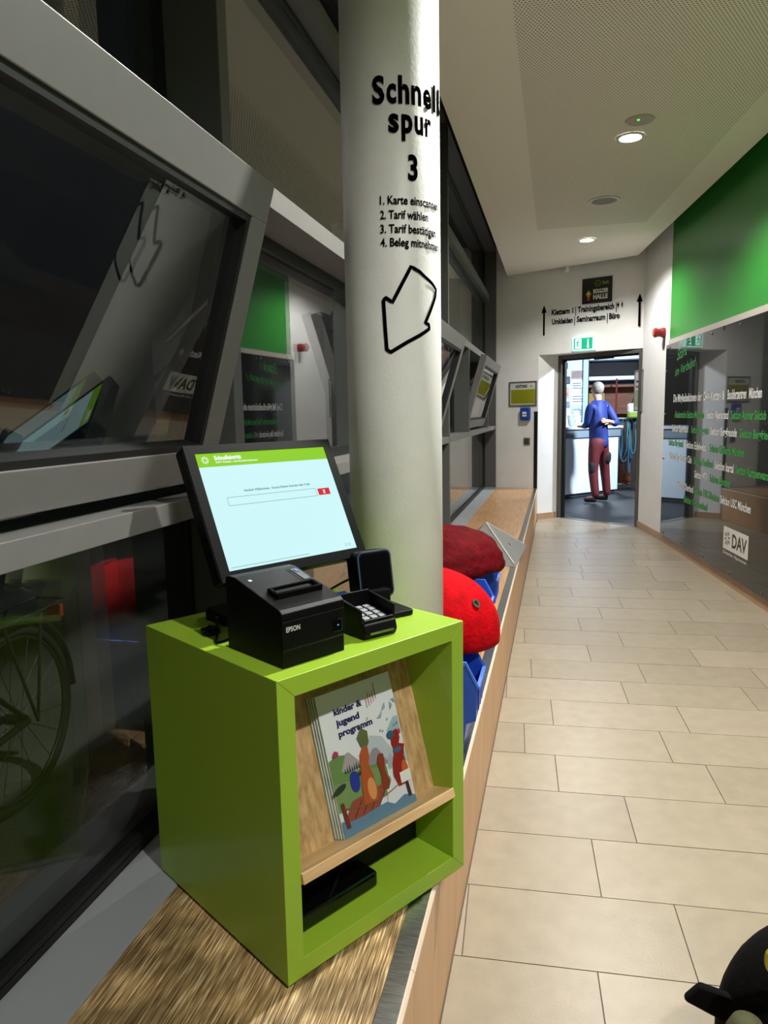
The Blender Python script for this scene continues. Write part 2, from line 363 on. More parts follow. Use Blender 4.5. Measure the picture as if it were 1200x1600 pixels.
def window(n, ya, yb, band, post_at=None, first=True):
    """ya..yb between main posts. band: list of ('pane'|'sash', y0, y1); sub-posts only in the tilting band"""
    W = structure(empty('window_%d' % n))
    obj('sill', *box(XG+.03, XF+.004, ya, yb, ZB-.03, ZB+.003), mat('sill_aluminium', (146, 149, 152), .4), W, bevel=.001)
    obj('frame_rail', *box(XG-.03, XG+.03, ya, yb, ZB-.03, ZB+.022), M_GASKET, W)
    for z0, z1 in ZT: obj('transom', *box(XG-.05, XF if z0 < 2.5 else -.84, ya, yb, z0, z1), M_FRAME if z0 < 2.5 else M_FRAMED, W, bevel=.0015)
    obj('head_rail', *box(XG-.05, XF, ya, yb, 3.32, 3.42), M_FRAMED, W)
    obj('mullion', *box(XG-.05, XF, yb, yb+.05, ZB-.03, 3.42), M_FRAMED if n > 1 else M_FRAMED, W, bevel=.0015)
    for z0, z1 in ((ZB+.02, ZT[0][0]), (ZT[1][1], ZT[2][0]), (ZT[2][1], 3.32)):
        pane(W, ya, yb, z0, z1); gasket(W, ya, yb, z0, z1)
    for kind, y0, y1 in band:
        if kind == 'pane':
            pane(W, y0, y1, ZT[0][1], ZT[1][0]); gasket(W, y0, y1, ZT[0][1], ZT[1][0], wd=.04)
        else: sash(W, y0+.05, y1-.06)
        if y1 < yb-.1: obj('mullion', *box(XG-.05, XF, y1, y1+.05, ZT[0][1], ZT[1][0]), M_FRAMED, W, bevel=.0015)
    return W
window(1, -4.6, 1.622, [('pane', -4.6, -.5), ('sash', -.45, 1.622)])
window(2, 1.672, 5.19, [('pane', 1.672, 3.42), ('sash', 3.47, 5.10)])
window(3, 5.24, 9.30, [('pane', 5.24, 6.43), ('sash', 6.48, 8.22), ('pane', 8.27, 9.30)])

# ------------------------------------------------------------------ bench
bn = thing('bench', 'long low oak bench with steel edge strip running along the windows', 'bench')
obj('seat_board', *prism([(XF+.003, -4.6), (-.2735, -4.6), (-.2735, 9.15), (XF+.003, 9.36)], ZB-.035, ZB), M_BENCH, bn)
obj('edge_strip', *prism([(-.2725, -4.6), (-.236, -4.6), (-.236, 9.13), (-.2725, 9.15)], ZB-.035, ZB+.0012), M_STEEL, bn)
for i in range(-21, 28):
    y0 = 1.39+.28*i
    if y0 > 9.13: break
    y1 = min(y0+.28, 9.12)
    obj('front_tile', *ext([(-.258, 0), (-.237, 0), (-.2295, ZB-.012), (-.246, ZB-.012)], y0+.0008, y1-.0008, 'y'), M_FTILE, bn)
    obj('nosing', *ext([(-.246, ZB-.011), (-.2285, ZB-.011), (-.2285, ZB-.006), (-.233, ZB), (-.246, ZB)], y0+.0008, y1-.0008, 'y'), M_NOSE, bn)
obj('core', *box(-.89, -.262, -4.6, 9.1, .0, ZB-.036), M_DARK, bn)

# ------------------------------------------------------------------ round column with its lettering
CX, CY, CR = -.402, 1.80, .119
co = thing('column', 'thick round white column with black Schnellspur lettering standing behind the kiosk', 'column', (CX, CY, ZB))
obj('shaft', *lathe([(CR, 0), (CR, 1.2), (CR, 3.0)], 96), M_COL, co, smooth=False)
sh = co.children[0]
for p_ in sh.data.polygons: p_.use_smooth = len(p_.vertices) == 4
def cyl(a0, z0, off=.0024):
    def f(x, y): a = math.radians(a0)+x/CR; return ((CR+off)*math.cos(a), (CR+off)*math.sin(a), z0-ZB+y)
    return f
def arc(a0, a1): return math.radians(a1-a0)*CR
def glyphs(word, spans, z, cap, b=.035):
    for ch, (a0, a1) in zip(word, spans): lettering(co, ch, cyl(a0, z), arc(a0, a1), cap, M_INK, b)
glyphs('Schnell', [(-96.7, -83), (-80.9, -70.5), (-68.4, -56.1), (-53.8, -41.4), (-38.7, -26), (-22.1, -16.6), (-11.0, -4.5)], 2.047, .056)
lettering(co, '-', cyl(.5, 2.047), .02, .056, M_INK, .03)
glyphs('spur', [(-79.4, -68.2), (-65.3, -52.7), (-50.3, -39.1), (-36.3, -26.5)], 1.985, .054)
glyphs('3', [(-58.6, -47)], 1.883, .053)
for s, z, a1 in (('1. Karte einscannen', 1.828, -13), ('2. Tarif wählen', 1.796, -33), ('3. Tarif bestätigen', 1.765, -19), ('4. Beleg mitnehmen', 1.735, -12)):
    lettering(co, s, cyl(-90.2, z), arc(-90.2, a1), .0185, M_INK, .022)
AP = [(-56.7, 1.69), (-46, 1.680), (-38.3, 1.669), (-27, 1.657), (-18.7, 1.645), (-20.5, 1.628), (-29, 1.598), (-39.1, 1.563), (-33.5, 1.561), (-32.5, 1.551), (-45, 1.536), (-62, 1.518), (-81.0, 1.495), (-85.3, 1.501), (-86.5, 1.54), (-88.2, 1.614), (-85.5, 1.620), (-78.2, 1.609), (-68, 1.648)]
apts = []
for i in range(len(AP)):
    a, b = AP[i], AP[(i+1) % len(AP)]
    for k in range(4): t = k/4; apts.append((a[0]+(b[0]-a[0])*t, a[1]+(b[1]-a[1])*t))
def ribbon(pts, wd, fn):
    V, Fc = [], []; n = len(pts)
    for i in range(n):
        p, q = Vector(pts[i-1]), Vector(pts[(i+1) % n]); t = (q-p).normalized(); nr = Vector((-t.y, t.x))*wd/2
        V += [fn(pts[i][0]+nr.x, pts[i][1]+nr.y), fn(pts[i][0]-nr.x, pts[i][1]-nr.y)]
    for i in range(n): j = (i+1) % n; Fc.append((2*i, 2*j, 2*j+1, 2*i+1))
    return V, Fc
obj('arrow', *ribbon([(math.radians(a)*CR, z) for a, z in apts], .0085, lambda x, y: cyl(0, 0)(x, y)), M_INK, co)

# ------------------------------------------------------------------ kiosk cabinet
CA = 1.0032; CW, CD, CH = .463, .456, .546; CO = (-.429, 1.021, ZB)
cb = thing('kiosk_cabinet', 'lime green open-front cabinet box standing askew on the bench', 'cabinet', CO, CA)
t_ = .035; z0 = .006
def mitre(poly): return ext(poly, 0, CD, 'y')
obj('side_panel', *mitre([(0, z0), (t_, z0+t_), (t_, CH-t_), (0, CH)]), M_GREEN, cb, bevel=.0012)
obj('side_panel', *mitre([(CW, z0), (CW, CH), (CW-t_, CH-t_), (CW-t_, z0+t_)]), M_GREEN, cb, bevel=.0012)
obj('top_panel', *mitre([(0.0003, CH), (t_, CH-t_), (CW-t_, CH-t_), (CW-.0003, CH)]), M_GREEN, cb, bevel=.0012)
obj('bottom_panel', *mitre([(0.0003, z0), (CW-.0003, z0), (CW-t_, z0+t_), (t_, z0+t_)]), M_GREEN, cb, bevel=.0012)
obj('back_panel', *box(t_, CW-t_, CD-.02, CD-.004, z0+t_, CH-t_), M_GREEN, cb)
obj('plinth', *box(.006, CW-.006, .006, CD-.006, 0, z0), M_GASKET, cb)
obj('shade_board', *box(t_, CW-t_, .108, .118, z0+t_, .30), M_DARK, cb)  # painted black for the deep shade at the back of the lower compartment
dpy, dpz = .287, .958
def dq(x, a, d): return (x, .054+dpy*a-dpz*d, .181+dpz*a+dpy*d)      # display board frame: x along, a up the board, d out of it
def dbx(x0, x1, a0, a1, d0, d1): return xf(box(x0, x1, a0, a1, d0, d1), dq)
obj('display_board', *dbx(t_, CW-t_, -.01, .335, -.016, 0), M_OAK, cb)
obj('ledge', *dbx(t_, CW-t_, -.019, 0, -.016, .0585), M_OAKL, cb, bevel=.001)
# power brick on the cabinet floor
pb = thing('power_adapter', 'black power adapter lying on the cabinet floor under the oak ledge', 'adapter', CO, CA)
obj('housing', *box(.06, .255, .045, .105, .0411, .075), M_GLOSSB, pb, bevel=.008, seg=3)
obj('cable', *tube(spline([(.12, .05, .06), (.16, .06, .095), (.2, .08, .13), (.19, .1, .17)]), .003, 6), M_BLACK, pb)

# booklets on the ledge
M_PAPER = mat('paper_edge', (206, 206, 198), .7, noise=(400, .15, (1, 1, 30)))
M_COVER = mat('cover_white', (226, 230, 232), .35)
BX, BW, BH = .160, .192, .265
def cover_art(bk, dpt):
    def f(x, y, o=0): return dq(BX+x*BW, y*BH, dpt+.0002+o)
    lay = [0]
    def sh_(name, poly, rgb, rough=.4):
        lay[0] += .00006; q = lay[0]
        return obj(name, *flat(poly, lambda x, y: f(x, y, q)), mat('print_%02x%02x%02x' % rgb, rgb, rough), bk)
    def blob(cx, cy, rx, ry, n=20, tilt=0):
        return [(cx+rx*math.cos(2*PI*i/n)*math.cos(tilt)-ry*math.sin(2*PI*i/n)*math.sin(tilt), cy+(rx*math.cos(2*PI*i/n)*math.sin(tilt)+ry*math.sin(2*PI*i/n)*math.cos(tilt))) for i in range(n)]
    sh_('mountain', [(.42, .40), (.50, .52), (.56, .60), (.64, .58), (.72, .56), (.86, .40), (.80, .36)], (186, 196, 202))
    sh_('mountain', [(.80, .58), (.92, .66), (.99, .66), (.99, .56), (.86, .54)], (160, 186, 198))
    sh_('mountain', [(.45, .42), (.56, .50), (.62, .50), (.74, .36), (.5, .3)], (150, 142, 146))
    sh_('hill', [(.0, .22), (0, .54), (.10, .56), (.22, .54), (.34, .44), (.48, .40), (.62, .38), (.70, .34), (.70, .20)], (106, 138, 78))
    sh_('mountain', [(.13, .44), (.22, .55), (.26, .55), (.42, .42), (.30, .40)], (168, 160, 158))
    sh_('meadow', [(.0, .18), (0, .38), (.2, .36), (.4, .38), (.62, .36), (.72, .25), (.72, .14)], (120, 150, 92))
    for i in range(9): x = .16+.03*i; sh_('fir_tree', [(x, .415), (x+.013, .455+.01*(i % 3)), (x+.026, .415)], (40, 70, 52))
    sh_('bush', blob(.06, .33, .09, .025, tilt=.2), (48, 62, 46)); sh_('bush', blob(.30, .36, .07, .018, tilt=.4), (48, 62, 46))
    for i in range(11): x = .72+.024*i; sh_('fir_tree', [(x, .31), (x+.014, .40+.02*(i % 3)), (x+.028, .31)], (170, 184, 190))
    sh_('snow', [(.60, .02), (.64, .20), (.78, .25), (.995, .22), (.995, .02)], (222, 226, 230))
    sh_('water', [(.002, .002), (.002, .12), (.25, .10), (.6, .10), (.70, .06), (.85, .09), (.998, .05), (.998, .002)], (96, 134, 160))
    sh_('deck', [(.03, .10), (.18, .22), (.66, .24), (.60, .17), (.50, .10), (.28, .09)], (150, 78, 58))
    for i in range(4): x = .16+.11*i; sh_('plank_gap', [(x, .10), (x+.13, .20), (x+.14, .20), (x+.012, .10)], (60, 34, 30))
    sh_('rock', [(.42, .55), (.39, .62), (.46, .68), (.54, .64), (.53, .56), (.48, .52)], (96, 108, 62))
    sh_('backpack', blob(.26, .34, .06, .075), (44, 58, 150))
    sh_('animal_figure', [(.32, .15), (.33, .30), (.36, .40), (.38, .50), (.44, .55), (.50, .53), (.50, .47), (.47, .42), (.50, .32), (.52, .20), (.50, .14)], (176, 88, 44))
    sh_('belly', blob(.45, .24, .055, .08), (218, 150, 90))
    sh_('animal_figure', [(.58, .20), (.60, .30), (.58, .40), (.62, .45), (.68, .44), (.68, .38), (.66, .32), (.70, .22), (.66, .18)], (140, 60, 36))
    sh_('animal_figure', [(.76, .24), (.78, .34), (.84, .42), (.82, .48), (.84, .56), (.93, .57), (.95, .50), (.92, .46), (.99, .44), (.95, .36), (.97, .26), (.92, .16), (.80, .16)], (150, 40, 34))
    sh_('belly', blob(.93, .26, .045, .07), (208, 96, 48))
    sh_('cap', blob(.83, .545, .05, .03), (58, 92, 120)); sh_('scarf', blob(.88, .42, .06, .02), (74, 98, 130))
    sh_('post', [(.05, .06), (.03, .24), (.07, .24), (.10, .06)], (120, 50, 44)); sh_('post', [(.90, .06), (.89, .20), (.93, .20), (.95, .06)], (78, 50, 44))
    for k in range(8):
        x = .06+.104*k; y = .20-.05*math.sin(PI*k/8); y2 = .20-.05*math.sin(PI*(k+1)/8)
        sh_('rope', [(x, y), (x+.104, y2), (x+.104, y2-.008), (x, y-.008)], (132, 92, 60))
    for x, y, a in ((.70, .70, .6), (.78, .74, .9), (.94, .80, -.2), (.90, .72, 1.4)):
        c_, s_ = math.cos(a), math.sin(a); sh_('bird', [(x, y), (x+.10*c_, y+.07*s_), (x+.05*c_+.03*s_, y+.035*s_-.03*c_)], (150, 176, 190))
    for x, y in ((.70, .60), (.73, .59), (.90, .60), (.94, .605), (.82, .66), (.56, .72)): sh_('bird', [(x, y), (x+.012, y+.02), (x+.016, y)], (96, 120, 130))
    sh_('house', [(.05, .555), (.05, .58), (.08, .60), (.12, .585), (.12, .56)], (170, 60, 90)); sh_('balloon', blob(.95, .545, .022, .02), (190, 60, 84))
    sh_('logo_field', [(.835, .175), (.835, .255), (.985, .255), (.985, .175)], (236, 238, 228))
    ink = mat('print_navy', (38, 32, 86), .4); blk = mat('print_black', (24, 28, 26), .4); redp = mat('print_red', (176, 44, 72), .4); wh = mat('print_white', (228, 232, 234), .4)
    def tx(s, x, y, wd, cap, m): lettering(bk, s, lambda a, b: f(x+a/BW, y+b/BH, .0026*.1), wd*BW, cap*BH, m, .045)
    tx('kinder &', .18, .83, .375, .044, ink); tx('jugend', .18, .75, .31, .044, ink); tx('programm', .185, .672, .455, .044, ink)
    tx('DAV', .895, .20, .075, .035, blk)
    for i in range(5):
        def fr_(a, b, i=i): return f(.62+.034*i-b/BW, .795+a/BH+.010*i, .00026)
        lettering(bk, ('vorträge', 'ausbildung', 'touren', 'training', 'veranstaltungen')[i], fr_, (.075, .10, .07, .08, .12)[i]*BH, .018*BW, redp, .02)
    tx('2024', .08, .045, .07, .014, wh); tx('Sektion München', .08, .028, .17, .012, wh); tx('alpenverein', .08, .012, .12, .012, wh)
for k in range(4):
    d0 = .0003+.0056*k
    lab = ('kinder und jugend programm booklet with illustrated animals, front one of the stack' if k == 3 else
           ['illustrated programme booklet at the very back of the stack, against the oak board', 'illustrated programme booklet second from the oak board in the stack', 'illustrated programme booklet directly behind the front copy'][k])
    bk = thing('booklet', lab, 'booklet', CO, CA, 'programme booklets on the oak ledge')
    sx = -.0022*(3-k)
    V, Fc = dbx(BX+sx, BX+sx+BW, .0003+.0008*(3-k), BH, d0+.0, d0+.0052); obj('pages', V, Fc, M_PAPER, bk)
    V, Fc = dbx(BX+sx-.0006, BX+sx+BW, .0003+.0008*(3-k), BH, d0+.0052, d0+.0055)
    obj('cover', V, Fc, M_COVER, bk)
    obj('spine', *dbx(BX+sx-.0012, BX+sx-.0002, .0003, BH, d0, d0+.0055), mat('spine_print', (168, 182, 166), .4, noise=(14, .6, (.1, .1, 1))), bk)
    if k == 3: cover_art(bk, d0+.0056)

# ------------------------------------------------------------------ things on top of the cabinet (cabinet-aligned frame, z from its top)
TOPO = (CO[0], CO[1], ZB+CH)
# receipt printer
pr = thing('receipt_printer', 'black receipt printer in front of the touch monitor', 'printer', TOPO, CA)
pf = [(.037, .0), (.205, .0), (.205, .132), (.195, .136), (.175, .136), (.042, .100), (.035, .094), (.034, .032), (.037, .030)]
obj('body', *ext(pf, .04, .176, 'x'), M_BLACK, pr, bevel=.0025, seg=3)
def ptop(u, v, dz=0.): return (u, v-.0*dz, .100+(v-.042)*.036/.133+dz)
def pbx(u0, u1, v0, v1, h0, h1): return xf(box(u0, u1, v0, v1, h0, h1), lambda a, b, c: ptop(a, b, c))
obj('paper_exit', *join(pbx(.062, .160, .074, .079, 0, .010), pbx(.062, .160, .103, .107, 0, .006), pbx(.062, .067, .079, .103, 0, .008), pbx(.155, .160, .079, .103, 0, .008)), M_GLOSSB, pr, bevel=.0012)
obj('exit_slot', *pbx(.068, .154, .0795, .1025, .0002, .001), M_GASKET, pr)
obj('cover_seam', *pbx(.148, .1495, .11, .17, .0001, .0006), M_GASKET, pr)
obj('button_panel', *pbx(.155, .17, .12, .165, .0001, .0008), mat('grey_print', (80, 84, 92), .4), pr)
obj('feed_button', *pbx(.159, .167, .150, .160, .0008, .002), mat('button_blue', (70, 96, 150), .4), pr)
obj('paper_mark', *pbx(.056, .062, .150, .156, .0001, .0006), M_WHITEV, pr)
obj('front_seam', *box(.0405, .1755, .0333, .0345, .0795, .0806), M_GASKET, pr)
obj('power_switch', *box(.148, .169, .0325, .036, .040, .062), M_GLOSSB, pr, bevel=.001)
obj('switch_light', *box(.157, .160, .0318, .0326, .051, .053), mat('led_blue', (120, 150, 230), .4, emit=(120, 160, 255), estr=.3), pr)
lettering(pr, 'EPSON', lambda x, y: (.047+x, .0332, .063+y), .029, .0085, mat('print_silver', (205, 205, 205), .4), .03)
# touch monitor
mo = thing('touch_monitor', 'black touch screen monitor tilted back, glowing pale cyan with a green header', 'monitor', TOPO, CA)
MU, MV, MZ, MT = .2275, .2895, .2405, .455; SWD, SHT = .3205, .2404
def mq(x, a, d): return (MU+x, MV+math.sin(MT)*a-math.cos(MT)*d, MZ+math.cos(MT)*a+math.sin(MT)*d)   # x right, a up, d out of the screen
def mbx(x0, x1, a0, a1, d0, d1): return xf(box(x0, x1, a0, a1, d0, d1), mq)
def mpr(poly, d0, d1): return xf(prism(poly, d0, d1), mq)
obj('housing', *mpr(rrect(-.182, .181, -.141, .139, .008), -.030, .0), M_BLACK, mo, bevel=.002)
obj('bezel', *join(mbx(-.181, .180, SHT/2, .138, .0, .0035), mbx(-.181, .180, -.140, -SHT/2, .0, .0035), mbx(-.181, -SWD/2, -SHT/2, SHT/2, .0, .0035), mbx(SWD/2, .180, -SHT/2, SHT/2, .0, .0035)), M_BLACK, mo)
obj('rear_shell', *mpr([(-.15, -.11), (.15, -.11), (.15, .11), (-.15, .11)], -.055, -.030), M_BLACK, mo, bevel=.01)
SCR = .53
M_SCR = mat('screen_cyan', (0, 0, 0), .25, emit=(206, 247, 250), estr=SCR)
M_SGRN = mat('screen_green', (0, 0, 0), .25, emit=(138, 206, 20), estr=SCR)
M_SRED = mat('screen_red', (0, 0, 0), .25, emit=(214, 28, 48), estr=SCR)
M_SWHT = mat('screen_white', (0, 0, 0), .25, emit=(240, 252, 240), estr=SCR)
M_SINK = mat('screen_ink', (0, 0, 0), .25, emit=(60, 120, 140), estr=SCR*.8)
scr = obj('screen', *mbx(-SWD/2, SWD/2, -SHT/2, SHT/2, -.002, .0012), M_SCR, mo)
def spl(name, poly, m, o=.0016): return obj(name, *flat(poly, lambda x, y: mq(x-SWD/2, y-SHT/2, o)), m, scr)
def srect(name, x0, x1, y0, y1, m, o=.0016): return spl(name, [(x0, y0), (x1, y0), (x1, y1), (x0, y1)], m, o)
srect('header_bar', 0, SWD, SHT-.0285, SHT, M_SGRN)
def stx(s, x, y, wd, cap, m, b=.03): lettering(scr, s, lambda a, c: mq(x-SWD/2+a, y-SHT/2+c, .0019), wd, cap, m, b)
stx('Schnelleintritt', .040, SHT-.0145, .062, .0085, M_SWHT, .05); stx('DAV Kletter- und Boulderzentrum', .041, SHT-.0215, .098, .004, M_SWHT, .03)
for i in range(8):
    a = 2*PI*i/8; spl('logo_petal', [(.019+.002*math.cos(a), SHT-.014+.002*math.sin(a)), (.019+.008*math.cos(a-.25), SHT-.014+.008*math.sin(a-.25)), (.019+.008*math.cos(a+.25), SHT-.014+.008*math.sin(a+.25))], M_SWHT, .0019)
stx('Herzlich Willkommen - Scanne Deinen Ausweis oder Code', .085, SHT-.086, .165, .0048, M_SINK, .02)
for r_ in ((.042, .262, SHT-.1125, SHT-.1118), (.042, .262, SHT-.0955, SHT-.0948), (.042, .0427, SHT-.1125, SHT-.0948), (.2613, .262, SHT-.1125, SHT-.0948)): srect('input_frame', *r_, M_SINK)
srect('cancel_button', .266, .298, SHT-.1115, SHT-.0965, M_SRED)
stx('x', .2785, SHT-.1075, .007, .010, M_SWHT, .06)
for r_ in ((.291, .296, .008, .0085), (.291, .296, .013, .0135), (.291, .2915, .008, .0135), (.2955, .296, .008, .0135), (.301, .306, .008, .0085), (.301, .3015, .008, .0135), (.3055, .306, .008, .0135), (.301, .306, .013, .0135)): srect('corner_icon', *r_, M_SINK)
srect('status_line', .006, SWD*.6, .0055, .0062, M_SINK)
obj('neck', *join(ext([(.30, .02), (.345, .02), (.385, .22), (.335, .25)], MU-.045, MU+.045, 'x')), M_BLACK, mo, bevel=.006)
obj('base', *prism(rrect(MU-.11, MU+.11, .245, .43, .02), 0, .018), M_BLACK, mo, bevel=.004)
# payment terminal
pt = thing('card_terminal', 'small black card payment terminal with keypad hood beside the printer', 'card terminal', (CO[0]+math.cos(CA)*.282-math.sin(CA)*.13, CO[1]+math.sin(CA)*.282+math.cos(CA)*.13, ZB+CH), CA-.10)
obj('body', *ext([(-.085, .0), (.075, .0), (.085, .012), (.085, .052), (-.03, .040), (-.085, .030), (-.090, .012)], -.039, .039, 'x'), M_BLACK, pt, bevel=.004, seg=3)
def kt(x, y, h=0.): return (x, y, (.030+(y+.085)*.010/.055 if y < -.03 else .040+(y+.03)*.012/.115)+h)
def kb(x0, x1, y0, y1, h0, h1): return xf(box(x0, x1, y0, y1, h0, h1), lambda a, b, c: kt(a, b, c))
obj('hood', *join(kb(-.042, -.036, -.078, .0, -.004, .026), kb(.036, .042, -.078, .0, -.004, .026), kb(-.036, .036, -.004, .0, -.004, .030), kb(-.036, .036, -.082, -.078, -.004, .006)), M_BLACK, pt, bevel=.0015)
M_KEY = mat('key_grey', (150, 154, 158), .4)
for i in range(4):
    for j in range(3): obj('key', *kb(-.027+.019*j, -.013+.019*j, -.071+.016*i, -.060+.016*i, .0003, .004), M_KEY, pt, bevel=.001)
obj('display', *kb(-.034, .034, .006, .080, .0005, .0018), mat('display_blue', (14, 20, 44), .12, emit=(24, 40, 86), estr=.6), pt)
ring = [(.0+.013*math.cos(2*PI*i/20), .038+.013*math.sin(2*PI*i/20)) for i in range(20)]
obj('contactless_icon', *ribbon(ring, .0022, lambda x, y: kt(x, y, .0022)), mat('icon_blue', (60, 110, 210), .4, emit=(60, 120, 230), estr=.8), pt)
lettering(pt, ')', lambda x, y: kt(-.002+x, .034+y, .0022), .004, .009, MATS['icon_blue'], .02)
obj('card_slot', *box(-.028, .028, -.0915, -.0875, .010, .014), M_STEEL, pt)
# scanner
sc = thing('barcode_scanner', 'black square presentation scanner at the cabinet edge beside the column', 'scanner', (CO[0]+math.cos(CA)*.392-math.sin(CA)*.165, CO[1]+math.sin(CA)*.392+math.cos(CA)*.165, ZB+CH), CA-.18)
obj('base', *prism(rrect(-.048, .048, -.055, .05, .012), 0, .012), M_BLACK, sc, bevel=.003)
def hd(x, a, d): t = .16; return (x, .012+math.sin(t)*a-math.cos(t)*d, .028+math.cos(t)*a+math.sin(t)*d)
obj('head', *xf(prism(rrect(-.044, .044, 0, .105, .014), -.045, .0), hd), M_BLACK, sc, bevel=.004, seg=3)
obj('window_frame', *xf(ribbon(rrect(-.041, .041, .003, .102, .012), .003, lambda x, y: (x, y, .0006)), hd), mat('blue_grey_trim', (70, 84, 110), .3), sc)
obj('scan_window', *xf(prism(rrect(-.035, .035, .018, .096, .006), -.001, .0008), hd), M_GLOSSB, sc)
obj('neck', *prism(rrect(-.02, .02, -.01, .03, .008), .012, .05), M_BLACK, sc)
lettering(sc, 'Honeywell', lambda x, y: hd(-.013+x, .008+y, .0010), .027, .0045, mat('print_grey', (140, 140, 142), .4), .02)
# cables behind the devices
for i, pts in enumerate(([(.33, .20, .02), (.34, .27, .035), (.37, .31, .03), (.40, .26, .06), (.40, .22, .05)], [(.28, .22, .03), (.29, .30, .05), (.27, .36, .02), (.26, .42, .006)], [(.06, .20, .02), (.035, .235, .004), (.055, .27, .012), (.045, .30, .005), (.08, .34, .005)])):
    c = obj('cable', *tube(spline(pts), .0028, 6), M_BLACK, None)
    c.location = TOPO; c.rotation_euler = (0, 0, CA)
    tag(c, ['black cable looping behind the barcode scanner', 'black cable hanging down behind the card terminal', 'black cable coiled at the left of the receipt printer'][i], 'cable')
blk = thing('junction_block', 'small black connector block beside the monitor base on the cabinet', 'connector', TOPO, CA)
obj('housing', *box(.105, .14, .30, .40, 0, .022), M_BLACK, blk, bevel=.004)
obj('plug', *box(.045, .075, .29, .315, .0, .014), M_BLACK, blk, bevel=.003)
obj('lead', *tube(spline([(.075, .30, .008), (.09, .33, .02), (.106, .34, .012)]), .003, 6), M_BLACK, blk)

# ------------------------------------------------------------------ bins with climbing holds
def make_bin(y0, label, x=-.40):
    t = thing('storage_bin', label, 'bin', (x, y0, ZB+.0015), 0, 'blue storage bins on the bench')
    wd, H, lo, lip, th = .172, .262, .088, .186, .004
    # outline of the side walls: recessed foot, overhanging front, slanted opening
    side = [(-.165, 0), (.150, 0), (.158, lo-.012), (.186, lo), (.190, lip), (.152, H), (-.17, H)]
    def wall(y): return ext(side, y, y+th, 'y')
    obj('body', *join(wall(0), wall(wd-th), box(-.165, .150, th, wd-th, 0, th), ext([(-.165, th), (-.161, th), (-.166, H), (-.17, H)], th, wd-th, 'y'),
        ext([(.150, 0), (.158, lo-.012), (.186, lo), (.190, lip), (.186, lip), (.181, lo+.003), (.154, lo-.010), (.146, th)], th, wd-th, 'y')), M_BLUE, t)
    obj('rim', *join(box(-.180, .156, -.007, .0, H-.012, H), box(-.180, .156, wd, wd+.007, H-.012, H), box(-.180, -.171, .0, wd, H-.012, H), ext([(.1865, lip-.001), (.198, lip-.004), (.198, lip+.006), (.188, lip+.008)], -.003, wd+.003, 'y'),
        ext([(.152, H), (.159, H), (.198, lip), (.190, lip)], -.005, .003, 'y'), ext([(.152, H), (.159, H), (.198, lip), (.190, lip)], wd-.003, wd+.005, 'y')), mat('blue_bin_rim', (70, 118, 222), .35), t, bevel=.001)
    for k in range(3): obj('label_slot', *ext([(.1885, lo+.02), (.1905, lip-.02), (.1935, lip-.02), (.1915, lo+.02)], .03+.045*k, .05+.045*k, 'y'), M_BLUE, t)
    return t
make_bin(1.955, 'blue open-front storage bin nearest the green cabinet, under the big bright red hold')
make_bin(2.20, 'blue open-front storage bin second from the cabinet, mostly hidden by the red hold', -.47)
make_bin(2.81, 'blue open-front storage bin third from the cabinet, between the two red holds', -.445)
make_bin(3.25, 'blue open-front storage bin farthest from the cabinet, under the crimson ridged hold', -.452)
def dome(name, label, m, c, rx, ry, h, tiltx, ridges=0, nlat=18, nlon=48, sharp=1.0):
    t = thing(name, label, 'climbing hold', c)
    V, Fc = [], []
    for j in range(nlat+1):
        ph = PI/2*j/nlat
        for i in range(nlon):
            a = 2*PI*i/nlon; q = math.cos(ph)**sharp
            k = 1+.03*math.sin(3*a+1)+.02*math.sin(5*a)
            z = h*math.sin(ph)
            if ridges: k += .012*math.sin(ridges*ph*4+2*math.sin(a*2)); z += .006*math.sin(9*a+6*ph)*math.cos(ph)
            V.append((rx*q*math.cos(a)*k, ry*q*math.sin(a)*k, z))
    for j in range(nlat):
        for i in range(nlon): l = (i+1) % nlon; Fc.append((j*nlon+i, j*nlon+l, (j+1)*nlon+l, (j+1)*nlon+i))
    Fc.append(tuple(reversed(range(nlon))))
    ca, sa = math.cos(tiltx), math.sin(tiltx)
    V = [(x*ca+z*sa, y, -x*sa+z*ca) for x, y, z in V]
    b = obj('shell', V, Fc, m, t, smooth=True); b.data.polygons[len(Fc)-1].use_smooth = False
    # screw hole and mounting insert
    px = lathe([(.014, -.004), (.014, .004), (.008, .004), (.008, -.002)], 16)
    a, ph = -.6, .75; P = Vector((rx*math.cos(ph)*math.cos(a), ry*math.cos(ph)*math.sin(a), h*math.sin(ph))); n = Vector((P.x/rx**2, P.y/ry**2, P.z/h**2)).normalized()
    R = n.to_track_quat('Z', 'Y').to_matrix()
    ins = [(R @ Vector(v))+P for v in px[0]]; ins = [(v.x*ca+v.z*sa, v.y, -v.x*sa+v.z*ca) for v in ins]
    obj('screw_insert', ins, px[1], M_STEEL, t)
    return t
h1 = dome('climbing_hold', 'big smooth bright red dome-shaped climbing hold lying on the nearest bins', M_RED, (-.377, 2.20, ZB+.278), .205, .205, .200, .17, sharp=1.0)
for i, (a, ph) in enumerate(((3.5, .2), (3.9, .5), (3.1, .55), (4.3, .25))):
    def ellip(a, ph, o=1.012): return Vector((0.205*math.cos(ph)*math.cos(a)*o, .205*math.cos(ph)*math.sin(a)*o, .200*math.sin(ph)*o))
    tri = [ellip(a-.12, ph), ellip(a+.12, ph), ellip(a, ph+.36)]; ca, sa = math.cos(.17), math.sin(.17)
    tri = [(v.x*ca+v.z*sa, v.y, -v.x*sa+v.z*ca) for v in tri]; obj('white_marking', tri+[tuple(Vector(v)*.97) for v in tri], [(0, 1, 2), (5, 4, 3), (0, 3, 4, 1), (1, 4, 5, 2), (2, 5, 3, 0)], M_CREAM, h1)
